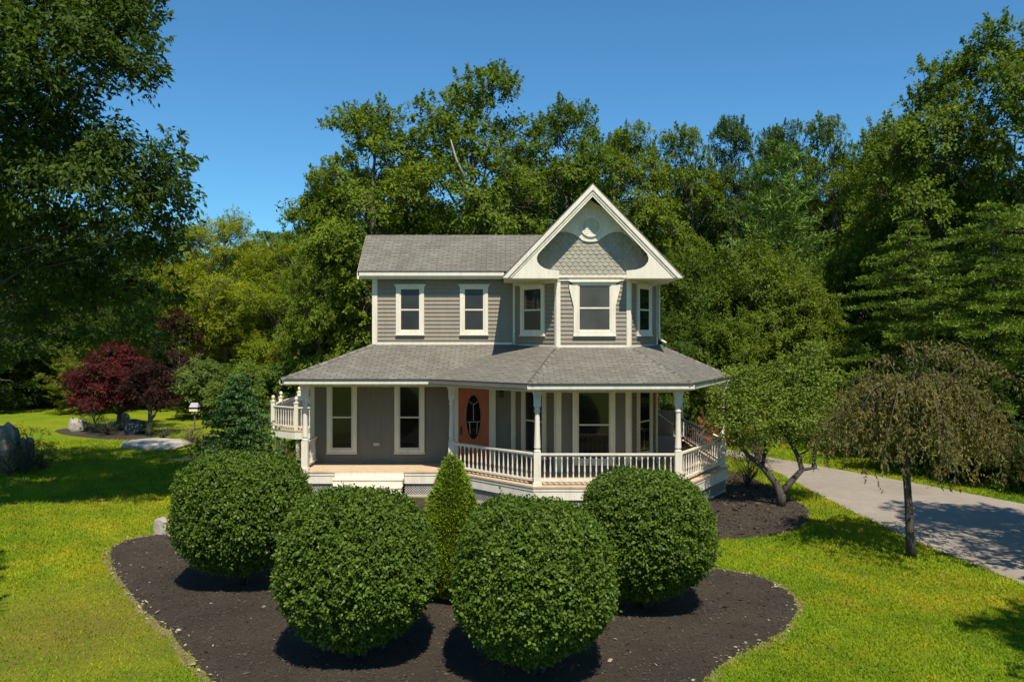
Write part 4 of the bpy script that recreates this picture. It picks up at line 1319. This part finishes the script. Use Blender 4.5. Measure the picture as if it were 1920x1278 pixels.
rng = np.random.default_rng(42)
tk = MB(); lc = LeafCloud()
H0 = 3.05
tk.tube([(-0.04,0,-0.03),(-0.06,0,0.5),(-0.10,0,1.2),(-0.15,0.02,2.0),(-0.12,0.0,2.6),(0.0,0.0,H0)],[0.115,0.088,0.078,0.073,0.07,0.06],10)
def weep(a, R, top, endz, start, n=12):
    pts = []
    for i in range(n+1):
        q = i/n
        r = R*(q**0.72)
        z = start + (top-start)*math.sin(min(1, q/0.42)*math.pi/2) if q < 0.42 else top - (top-endz)*((q-0.42)/0.58)**1.7
        pts.append(np.array([r*math.cos(a)*1.04+0.04*math.sin(7*q+a), r*math.sin(a)+0.04*math.cos(6*q+a), z]))
    return pts
for i in range(98):
    a = i*2.39996 + rng.normal(0,0.2); R = 2.2*math.sqrt(rng.uniform(0.06,1.0))
    top = H0 + rng.uniform(0.15,0.95)*(1-0.35*(R/2.3)**2); endz = rng.uniform(1.95,2.5) + 0.75*(1-R/2.3)*rng.random()
    pts = weep(a, R, top, endz, H0-rng.uniform(0,0.35))
    if i % 2 == 0: tk.tube([tuple(p) for p in pts], [0.017*(1-0.9*j/12)+0.002 for j in range(13)], 4, cap=False)
    A = np.array(pts)
    for j in range(3, 13):
        for b in range(3):
            L_ = rng.uniform(0.15,0.42)*(0.6+0.4*j/12); nl = 17
            d = np.array([rng.normal(0,0.62), rng.normal(0,0.62), 0.25])
            w = np.linspace(0.05,1,nl)[:,None]
            Q = A[j] + d*L_*np.sqrt(w) + np.array([0,0,-1])*L_*w**1.4
            D = np.array([0,0,-0.9]) + rng.normal(0,0.45,(nl,3))
            lc.add(Q, D, rng.normal(0,0.7,(nl,3))+np.array([math.cos(a)*0.4,math.sin(a)*0.4,0.5]), 0.082*rng.uniform(0.7,1.2,nl), 0.028, rng.normal(0.5,0.24)+rng.normal(0,0.16,nl))
for a, R, top in ((0.1,1.15,4.42),(0.3,1.7,4.3),(2.9,0.95,4.2),(5.9,2.0,4.15),(1.2,0.8,4.5),(0.0,0.5,4.45),(6.1,1.4,4.5)):      # stray shoots above the crown
    pts = weep(a, R, top, top-0.55, H0, 10); A = np.array(pts)
    tk.tube([tuple(p) for p in pts], [0.02*(1-0.85*j/10) for j in range(11)], 5, cap=False)
    for j in range(3, 11):
        nl = 26
        Q = A[j] + rng.normal(0,0.09,(nl,3)) + np.array([0,0,-0.05])
        lc.add(Q, np.array([0,0,-0.7])+rng.normal(0,0.5,(nl,3)), rng.normal(0,0.7,(nl,3))+np.array([0,-0.2,0.5]), 0.10, 0.033, rng.normal(0.5,0.2,nl))
WEEP_LOC = (at(1712,16.75), 16.75, 0)
plant("weeping_tree", tk.mesh("trunk", M['bark_dark'], smooth=True), lc.mesh("crown", M['leaf']), WEEP_LOC, (0.165,0.152,0.050), "weeping ornamental tree with drooping brownish foliage beside the driveway", "tree")

# ------------------------------------------------------------------ Japanese maples and far garden plants
def layered_tree(name, H, R, base, seed, n_l, leafL, leafW, trunks, nl=32, den=8):
    rng = np.random.default_rng(seed)
    cl = []
    for i in range(n_l):
        t = (i+0.5)/n_l; a = i*2.4+rng.normal(0,0.4)
        rr = R*math.sin(math.pi*min(0.97,0.28+0.68*t))**0.8*math.sqrt(rng.uniform(0.05,0.85))
        cl.append((rr*math.cos(a), rr*math.sin(a), base+(H-base-0.3)*t, R*rng.uniform(0.22,0.36)))
    return grow(name, cl, trunks, 0.13, rng, leafL, leafW, den, 0.34, nl, flatc=0.45, flat=0.3, under=0.15, limb_from=0.25, limb_r=0.06)
tm, cm = layered_tree("red_maple", 4.5, 2.75, 1.25, 51, 34, 0.15, 0.075, [(0,0,0),(0.08,0,0.7),(-0.05,0,1.4),(0.1,0,2.2),(0,0,3.0)], 34, 9)
plant("red_maple", tm, cm, (at(221,39), 39, 0), (0.098,0.019,0.020), "wide dark red japanese maple with layered branches on the left lawn", "maple", scale=(0.86,0.86,0.96))
tm, cm = layered_tree("red_maple_young", 3.5, 1.45, 1.5, 52, 18, 0.14, 0.07, [(0,0,0),(0.02,0,0.8),(0.0,0,1.6),(0.04,0,2.4),(0,0,2.9)], 34, 11)
plant("red_maple", tm, cm, (at(281,36.5), 36.5, 0), (0.042,0.017,0.015), "smaller dusky red maple with a single thin trunk beside the pale ledge", "maple")
tm, cm = layered_tree("red_maple_far", 6.9, 2.0, 2.2, 53, 22, 0.17, 0.085, [(0,0,0),(0.1,0,1.5),(0.0,0,3.0),(0.1,0,4.6)], 30, 7)
plant("red_maple", tm, cm, (at(335,47), 47, 0), (0.050,0.026,0.020), "dim reddish tree behind the wide red maple, under the yellow green tree", "maple", scale=(0.75,0.75,0.92))

def bushy(name, H, R, seed, n, leafL, leafW, nl=32, den=7, cr=None, mat='leaf', spray_r=0.3):
    rng = np.random.default_rng(seed)
    cl = env_clumps(rng, H, R, 0.25, n, cr or R*0.36, 0.5, 0.25)
    return grow(name, cl, [(0,0,0),(0.03,0,H*0.3),(0,0,H*0.75)], 0.05+0.01*H, rng, leafL, leafW, den, spray_r, nl, mat, 'bark_dark', limb_from=0.05, limb_r=0.04, under=0.6)
tm, cm = bushy("lilac", 3.6, 2.1, 61, 26, 0.15, 0.085, 34, 7)
plant("shrub", tm, cm, (at(388,44.5), 44.5, 0), (0.125,0.180,0.040), "rounded pale green shrub right of the wide red maple", "shrub", scale=(1.0,1.0,0.95))
tb_, cb_ = bushy("shrub_b", 3.4, 2.3, 62, 26, 0.15, 0.085, 34, 7)
plant("shrub", tb_, cb_, (at(478,42.5), 42.5, 0), (0.125,0.185,0.028), "pale green shrub behind the blue spruce", "shrub")
plant("shrub", tm, cm, (at(540,41), 41, 0), (0.110,0.170,0.026), "pale green shrub behind the rear deck railing", "shrub", rot=2.0, scale=(0.9,0.9,0.92))
tm2, cm2 = bushy("low_bush", 1.5, 0.9, 63, 16, 0.07, 0.02, 34, 10, spray_r=0.22)
plant("goldenrod", tm2, cm2, (at(1402,24.6), 24.6, 0), (0.165,0.165,0.016), "yellow green feathery plant at the porch's right corner", "plant", scale=(0.75,0.8,0.95))
plant("goldenrod", tm2, cm2, (at(1420,29.0), 29.0, 0), (0.150,0.165,0.012), "tall yellow green plant behind the porch, beside the driveway", "plant", rot=1.2, scale=(1.2,1.2,1.7))
plant("hydrangea", tm2, cm2, (at(1345,30.5), 30.8, 0), (0.12,0.15,0.02), "leafy green plant beyond the porch's side railing", "plant", rot=2.6, scale=(1.1,1.1,1.5))
tr_, cr_ = bushy("rust_bush", 1.35, 0.75, 64, 12, 0.17, 0.11, 12, 8)
plant("hydrangea", tr_, cr_, (at(1318,28.0), 28.2, 0), (0.27,0.10,0.055), "plant with rusty pink flower heads outside the side railing", "plant", scale=(1.0,1.6,1.28))
plant("garden_plant", tm2, cm2, (at(537,27.2), 27.2, 0), (0.16,0.19,0.012), "bright lime green plant below the rear deck", "plant", rot=0.6, scale=(0.8,0.8,0.75))
plant("garden_plant", tm2, cm2, (at(545,25.3), 25.3, 0), (0.17,0.13,0.02), "low ochre tinged plant left of the porch post", "plant", rot=4.0, scale=(1.0,0.8,0.42))
plant("garden_plant", tm2, cm2, (at(178,38), 38, 0), (0.075,0.12,0.03), "leafy green plant among stones left of the wide red maple's trunk", "plant", rot=3.2, scale=(0.75,0.75,1.0))
plant("garden_plant", tm2, cm2, (at(202,37), 37, 0), (0.03,0.05,0.02), "low dark green plant at the foot of the wide red maple", "plant", rot=5.0, scale=(1.1,0.9,0.6))
plant("garden_plant", tm2, cm2, (at(306,35.5), 35.5, 0), (0.075,0.10,0.03), "low grey green plant behind the pale ledge", "plant", rot=1.0, scale=(0.9,0.9,0.55))
plant("grass_tuft", tm2, cm2, (at(358,34.2), 34.2, 0), (0.17,0.185,0.045), "tuft of pale ornamental grass between the pale ledge and the blue spruce", "plant", rot=1.7, scale=(1.05,0.9,0.62))
plant("grass_tuft", tm2, cm2, (at(382,33.0), 33.0, 0), (0.17,0.15,0.035), "straw coloured ornamental grass beside the blue spruce", "plant", rot=2.9, scale=(0.9,0.8,0.45))
plant("garden_plant", tm2, cm2, (at(50,26.7), 26.7, 0), (0.13,0.11,0.025), "ochre green spiky plant growing beside the granite blocks", "plant", rot=0.2, scale=(0.95,0.95,1.2))
plant("grass_tuft", tm2, cm2, (at(78,27.4), 27.4, 0), (0.15,0.15,0.03), "low tufted grass right of the ochre plant beside the granite blocks", "plant", rot=1.9, scale=(0.8,0.8,0.7))
plant("garden_plant", tm2, cm2, (at(18,26.2), 26.2, 0), (0.05,0.08,0.02), "dark leafy plant in front of the granite blocks at the left edge", "plant", rot=3.9, scale=(0.7,0.7,0.7))
plant("garden_plant", tm2, cm2, (at(1245,20.3), 20.35, 0), (0.15,0.22,0.012), "light green young plant poking up before the right porch post", "plant", rot=2.2, scale=(0.30,0.30,1.05))

# ------------------------------------------------------------------ big trees
# the near oak at the left
rng = np.random.default_rng(71)
OX, OY = -13.6, 19.0
def cpx(px, py, D, rp): return (at(px,D)-OX, D-OY, zat(py,D), rp/FPX*D)
cl = [cpx(*q) for q in [
 (30,40,18.5,120),(150,30,19.5,110),(215,60,19,80),(250,20,20,55),(245,120,18.5,60),(268,150,18.8,30),(120,110,18,90),(40,160,18,100),(175,130,20,75),(120,200,19,60),
 (60,250,19,90),(140,270,20,70),(190,300,19,60),(225,285,18.6,52),(250,320,19.5,60),(300,300,19,38),(325,305,18.5,26),(290,350,20,52),(335,360,18.8,30),(330,398,19.6,34),(250,400,20,55),
 (180,350,18,65),(110,340,18.5,60),(40,340,18,80),(40,420,19,70),(210,390,18.6,52),(-60,100,17,130),(-80,260,18,130),(-70,400,19,110),(-160,180,20,150),(-150,350,20,130),
 (20,-90,19,130),(140,-90,20,120),(-100,-80,19,140),(230,-60,19,70),(290,140,19,16),(10,480,20,55),(300,425,20,34),(150,420,20,40),(70,520,19.5,50),(150,500,20.5,55),(250,490,20.5,50),(320,480,21,30),(200,560,21,55),(60,610,20,45),(170,635,20.5,38),(255,600,20.5,34),(320,560,22,30),(110,570,21.5,50),(-40,520,20,70),(10,670,21,40),(290,640,21,26),(-90,60,22,140),(60,-10,22,130),(180,0,22,80),(-40,330,22,110),(90,300,22,70)]]
tm, cm = grow("oak", cl, [(0,0,-0.1),(0.1,0.1,2.0),(-0.1,0,4.5),(0.2,0.1,7),(0.4,0,10),(0.5,0,13)], 0.38, rng, 0.165, 0.070, 14.0, 0.36, 28, flatc=0.8, limb_r=0.03, bark_='bark_dark', flat=0.6, up=0.5, spread=0.7, droop=0.5, tvar=0.36, shoot=0.5, twigs=False)
plant("oak_tree", tm, cm, (OX, OY, 0), (0.066,0.110,0.016), "big dark green oak overhanging the left side of the lawn", "tree")

VAR = {}
def broad(key, H, R, base, n, cr, seed, leafL=0.27, leafW=0.15, den=3.0, nl=30, sr=0.62, inner=0.3, **kw):
    rng = np.random.default_rng(seed)
    cl = env_clumps(rng, H, R, base, n, cr, 0.75, inner)
    VAR[key] = (*grow("broad_"+key, cl, bent_trunk(rng, H*0.86, 6, 0.35), 0.02*H, rng, leafL, leafW, den, sr, nl, limb_r=0.0085*H, **kw), H, R)
broad('a', 18.0, 6.0, 3.0, 58, 1.50, 101, leafL=0.20, leafW=0.11, den=3.3, nl=50, sr=0.66, shoot=0.40)
broad('b', 17.0, 5.2, 2.5, 56, 1.40, 102, leafL=0.19, leafW=0.105, den=3.5, nl=50, sr=0.62, shoot=0.40)
broad('c', 16.0, 5.0, 2.0, 60, 1.20, 103, leafL=0.18, leafW=0.10, den=4.2, nl=50, sr=0.56, shoot=0.36)
broad('d', 16.5, 4.6, 1.6, 70, 1.10, 104, leafL=0.18, leafW=0.10, nl=48, sr=0.53, den=4.4, shoot=0.36)
broad('u', 9.0, 4.2, 0.4, 74, 0.92, 105, leafL=0.15, leafW=0.08, nl=50, sr=0.45, den=5.0, shoot=0.75, inner=0.15)
broad('v', 8.0, 3.6, 0.3, 66, 0.80, 106, leafL=0.135, leafW=0.07, nl=54, sr=0.42, den=6.0, shoot=0.75, inner=0.15)
broad('y', 12.0, 4.4, 3.2, 84, 1.00, 107, leafL=0.13, leafW=0.05, nl=60, sr=0.5, den=5.0, droop=0.1, shoot=0.6)
rng = np.random.default_rng(108)
VAR['p'] = (*pine_mesh("white_pine", 14.0, 4.3, 1.0, rng, step=0.62, nb=6, needL=0.34, needW=0.055, droop=0.05, lift=0.30, dens=1.2, prof=0.62), 14.0, 4.3)
rng = np.random.default_rng(109)
VAR['q'] = (*pine_mesh("hemlock", 12.0, 4.4, 0.5, rng, step=0.55, nb=6, needL=0.19, needW=0.040, droop=0.26, lift=0.12, dens=2.0, prof=0.50, wild=1), 12.0, 4.4)
def wood(kind, px, top, D, wpx, color, label, cat="tree", group="trees of the wood around the house", rot=None, name="tree", off=0.0):
    tm, cm, H, R = VAR[kind]
    h = zat(top, D); w = wpx/FPX*D/2
    s = 0.5*(h/H + w/R)
    rot = rot if rot is not None else (px*0.37+D) % 6.28
    return plant(name, tm, cm, (at(px,D), D, 0), color, label, cat, group, rot, (w/R, w/R, h/H*1.02))
G1 = (0.128,0.188,0.019); G2 = (0.152,0.214,0.019); G3 = (0.108,0.168,0.020); G4 = (0.150,0.200,0.018); G5 = (0.078,0.132,0.024)
# the tall trees behind the house
TALL = wood('a', 890, 128, 43, 400, G1, "tallest tree of the wood, its crown rising above the house's left roof")
wood('b', 700, 190, 41, 310, G2, "tall spreading tree behind the left end of the house roof")
wood('c', 600, 325, 40, 170, G2, "light green tree leaning out left of the tall spreading tree")
wood('b', 1060, 188, 45, 270, G3, "tall tree directly behind the front gable's peak")
wood('c', 1180, 232, 46, 220, G2, "tall tree right of the gable's peak, behind the house")
wood('d', 1285, 243, 48, 200, G1, "tree with an even rounded top right of the gable")
wood('b', 1375, 222, 50, 180, G5, "dark tree standing tallest right of the gable, at the back of the wood")
wood('c', 1470, 228, 52, 180, G5, "dark back row tree above the white pine")
wood('d', 1555, 220, 48, 170, G3, "narrow dark tree with a pointed top at the back right")
wood('c', 1640, 245, 44, 230, G2, "broad mid green tree left of the tallest right hand trees")
wood('p', 1450, 275, 41, 330, (0.134,0.225,0.036), "soft blue green white pine behind the house's right side", "pine", name="white_pine")
wood('b', 1765, 108, 34, 330, G1, "tall broad tree at the right, left of the frame edge tree")
wood('a', 1930, 18, 32, 430, G3, "tallest tree at the right edge, reaching the top of the photo")
wood('c', 1700, 215, 38, 200, G1, "leafy tree below and left of the tall broad right hand tree")
wood('b', 2120, 40, 30, 380, G3, "tall tree just past the right edge beside the driveway")
# boughs of the hemlocks and the understorey at the right
wood('q', 1860, 395, 26.5, 420, (0.150,0.225,0.024), "large feathery conifer with bright drooping boughs behind the weeping tree", "conifer", name="hemlock")
wood('q', 1705, 430, 30.5, 330, (0.150,0.225,0.024), "feathery conifer between the large conifer and the multi-stemmed tree", "conifer", name="hemlock")
wood('v', 1580, 470, 37, 240, (0.106,0.171,0.017), "bushy young tree behind the multi-stemmed tree")
wood('u', 1300, 470, 37.5, 260, (0.101,0.155,0.016), "bushy tree right of the house, just beside the bay window")
wood('u', 1420, 455, 37, 270, (0.134,0.187,0.019), "light green bushy tree between the house and the feathery conifers", rot=2.0)
wood('v', 1500, 520, 34.8, 210, (0.152,0.206,0.021), "lightest green young tree above the driveway")
wood('v', 1385, 600, 34.2, 190, (0.141,0.198,0.019), "low light green tree behind the porch roof's right end", rot=4.1)
wood('v', 1275, 590, 35.5, 170, (0.076,0.127,0.017), "low dark tree seen past the bay's right side", rot=1.1)
wood('v', 1655, 610, 31.5, 200, (0.091,0.151,0.019), "low bush like tree behind the weeping tree's left side", rot=3.3)
wood('v', 1780, 640, 25.8, 200, (0.061,0.105,0.015), "low dark bush like tree behind the weeping tree's crown", rot=0.4)
wood('v', 1960, 640, 23.8, 260, (0.055,0.095,0.015), "dark bush like tree at the right edge above the driveway", rot=5.4)
def bare_limb(tree, pts, rad, m):
    """a pale dead limb on the near face of a crown, as a part of that tree"""
    ca, sa = math.cos(-tree.rotation_euler.z), math.sin(-tree.rotation_euler.z)
    out = []
    for x, y, z in pts:
        dx, dy = x-tree.location.x, y-tree.location.y
        out.append(((dx*ca-dy*sa)/tree.scale.x, (dx*sa+dy*ca)/tree.scale.y, z/tree.scale.z))
    mb = MB(); mb.tube(out, rad, 6)
    o = bpy.data.objects.new("bare_limb", mb.mesh("bare_limb", m, smooth=True)); COL.objects.link(o); o.parent = tree
M['bark_pale'] = bark("pale_dead_wood", (0.20,0.17,0.12), (0.40,0.35,0.27))
bare_limb(TALL, [(at(845,37.6),37.6,zat(262,37.6)),(at(856,37.4),37.4,zat(300,37.4)),(at(868,37.5),37.5,zat(325,37.5)),(at(871,38.4),38.4,zat(352,38.4)),(at(880,41),41,zat(420,41))], [0.03,0.05,0.07,0.08,0.1], M['bark_pale'])
# the left side
wood('y', 425, 408, 52, 260, (0.249,0.288,0.013), "yellow green fine leaved tree behind the dim reddish tree", rot=1.0)
wood('y', 545, 445, 50, 240, (0.214,0.273,0.013), "yellow green fine leaved tree nearer the house", rot=3.5)
wood('d', 650, 435, 44, 190, (0.051,0.092,0.015), "dark shaded tree tucked behind the house's left corner")
wood('c', 590, 432, 75, 260, G3, "distant dark tree between the yellow green trees and the tall spreading tree")
wood('d', 505, 432, 82, 220, G5, "far dark tree on the skyline above the yellow green trees")
wood('b', 330, 425, 62, 260, G5, "dark tree behind the yellow green tree's left side")
wood('c', 215, 410, 58, 250, (0.055,0.095,0.014), "dark shaded tree above the wide red maple")
wood('d', 120, 395, 60, 240, G3, "tall tree glimpsed under the big oak's branches")
wood('b', 20, 410, 54, 280, (0.051,0.092,0.014), "dark shaded tree behind the big oak at the left edge")
wood('u', 255, 560, 50, 220, (0.061,0.105,0.017), "dark bushy tree behind the wide red maple")
wood('u', 95, 560, 52, 260, (0.070,0.114,0.016), "bushy tree at the back of the left lawn", rot=2.2)
wood('v', 165, 650, 47, 150, (0.160,0.183,0.021), "yellowish bush just left of the wide red maple")
wood('u', -40, 560, 48, 260, (0.055,0.095,0.015), "dark bushy tree at the left frame edge beyond the lawn", rot=4.2)
wood('v', 30, 650, 53, 200, (0.065,0.108,0.019), "low dark bush at the back of the left lawn", rot=5.0)
wood('v', 640, 600, 42, 180, (0.055,0.095,0.015), "low dark bush behind the porch roof's left end", rot=0.7)
# deep wood: trees that nothing tells apart
rg = random.Random(9)
for i in range(26):
    px = -160+i*88+rg.uniform(-25,25)
    if 380 < px < 520: top = 462
    elif px < 380: top = rg.uniform(455,500)
    elif px < 640: top = rg.uniform(450,480)
    else: top = rg.uniform(300,360)
    wood(rg.choice('abcd'), px, top, rg.uniform(58,74), 250, rg.choice([G3,G5,(0.034,0.056,0.015)]), "tree deep in the wood, mostly hidden by the trees before it", group="half hidden trees deep in the wood", rot=rg.uniform(0,6))
for i in range(14):
    px = 700+i*95+rg.uniform(-20,20)
    wood('u', px, rg.uniform(480,540), rg.uniform(45,52), 250, (0.034,0.058,0.016), "dark undergrowth tree deep in the wood behind the house", group="undergrowth trees behind the house", rot=rg.uniform(0,6))
# trees beside the photographer that throw the dappled shade on the lawn and the driveway
for kind, x, y, w, h, lab in (('b', 13.5, 13.3, 3.0, 12.5, "tree beside the driveway, right of the photo, shading it"), ('c', 9.9, 7.2, 2.5, 9.5, "tree right of the photographer, shading the right lawn"),
                         ('c', -10.7, 10.4, 2.4, 10.0, "tree left of the photographer, shading the left lawn")):
    tm, cm, H, R = VAR[kind]
    plant("tree", tm, cm, (x, y, 0), G1, lab, "tree", "trees beside the photographer", x, (w/R, w/R, h/H))

# ------------------------------------------------------------------ turf, chips and litter
rng = np.random.default_rng(81)
n = 420000
D = 9.0 + 26*rng.random(n)**1.5
X = (rng.random(n)-0.5)*2*0.70*D
drv = drive_near+[(6.5,33.2),(3.8,35.2)]+drive_far
ok = ~inside(BED, X, D) & ~inside(BED2, X, D) & ~inside(drv, X, D) & ~((X > -6.3) & (X < 6.6) & (D > 20.4)) & ~inside(BARE, X, D) & ~((np.abs(X+14.9) < 1.5) & (np.abs(D-33.2) < 1.2))
X, D = X[ok], D[ok]; k = len(X)
lc = LeafCloud()
sz = 0.030+0.0022*D
patch = 0.5+0.22*np.sin(X*1.3+np.sin(D*0.9)*1.5)*np.sin(D*1.1+X*0.4)+0.1*np.sin(X*5.1+D*3.7)
dd = np.hypot(X+6.9, D-12.6)
keep = rng.random(k) < np.clip((dd-1.2)/3.5, 0.25, 1)
X, D, sz, patch = X[keep], D[keep], sz[keep], patch[keep]; k = len(X)
lc.add(np.stack([X, D, np.full(k,-0.004)],1), np.stack([rng.normal(0,0.6,k), rng.normal(0,0.6,k), np.ones(k)*0.9],1), np.stack([rng.normal(0,0.55,k), rng.normal(-0.55,0.55,k), rng.normal(0.9,0.3,k)],1),
       sz*rng.uniform(0.6,1.3,k), 0.010+0.0006*D, patch+rng.normal(0,0.16,k))
o = link("grass", lc.mesh("grass", M['grassblade'])); o.color = (0.205,0.272,0.008,1)
tag(o, "short mown grass blades of the lawn", "grass", kind="stuff")

def chips(name, XY, size, mat, label, cat, seed, z=0.016, flatn=0.5):
    rng = np.random.default_rng(seed)
    k = len(XY); lc = LeafCloud()
    P = np.concatenate([XY, np.full((k,1), z)], 1) + np.concatenate([np.zeros((k,2)), rng.random((k,1))*0.012], 1)
    N = np.array([0,0,1])+rng.normal(0,flatn,(k,3))
    s = size*rng.lognormal(0,0.45,k)
    lc.add(P, rng.normal(0,1,(k,3))*np.array([1,1,0.25]), N, s, s*rng.uniform(0.25,0.6,k), rng.random(k), 0.1)
    o = link(name, lc.mesh(name, mat)); tag(o, label, cat, kind="stuff")
n = 90000
rng = np.random.default_rng(82)
XY = np.stack([rng.uniform(-9,5.2,n), rng.uniform(9.2,22,n)],1)
XY = XY[inside(BED, XY[:,0], XY[:,1])]
chips("mulch_chips", XY, 0.027, M['mulchchip'], "dark shredded bark covering the planting bed", "mulch", 83)
XY2 = np.stack([rng.uniform(3.5,8.6,9000), rng.uniform(18,27,9000)],1)
XY2 = XY2[inside(BED2, XY2[:,0], XY2[:,1])]
chips("leaf_litter", XY2, 0.06, M['mulchchip'], "dry leaf litter under the multi-stemmed tree", "leaf litter", 84, z=0.02)
edge = []
for i in range(len(BED)):
    a, b = np.array(BED[i]), np.array(BED[(i+1) % len(BED)])
    L = np.linalg.norm(b-a)
    if a[1] > 19.5: continue
    nrm_ = np.array([-(b-a)[1], (b-a)[0]])/max(L,1e-6)
    m = rng.poisson(L*34)
    t = rng.random(m)[:,None]
    edge.append(a+(b-a)*t+nrm_*rng.normal(0.02,0.10,(m,1)))
edge = np.concatenate(edge)
sc_ = XY[rng.choice(len(XY), 260, replace=False)]
chips("wood_chips", np.concatenate([edge, sc_]), 0.045, M['chip'], "pale wood chips and dry leaves along the bed's edge", "wood chips", 85, z=0.022)
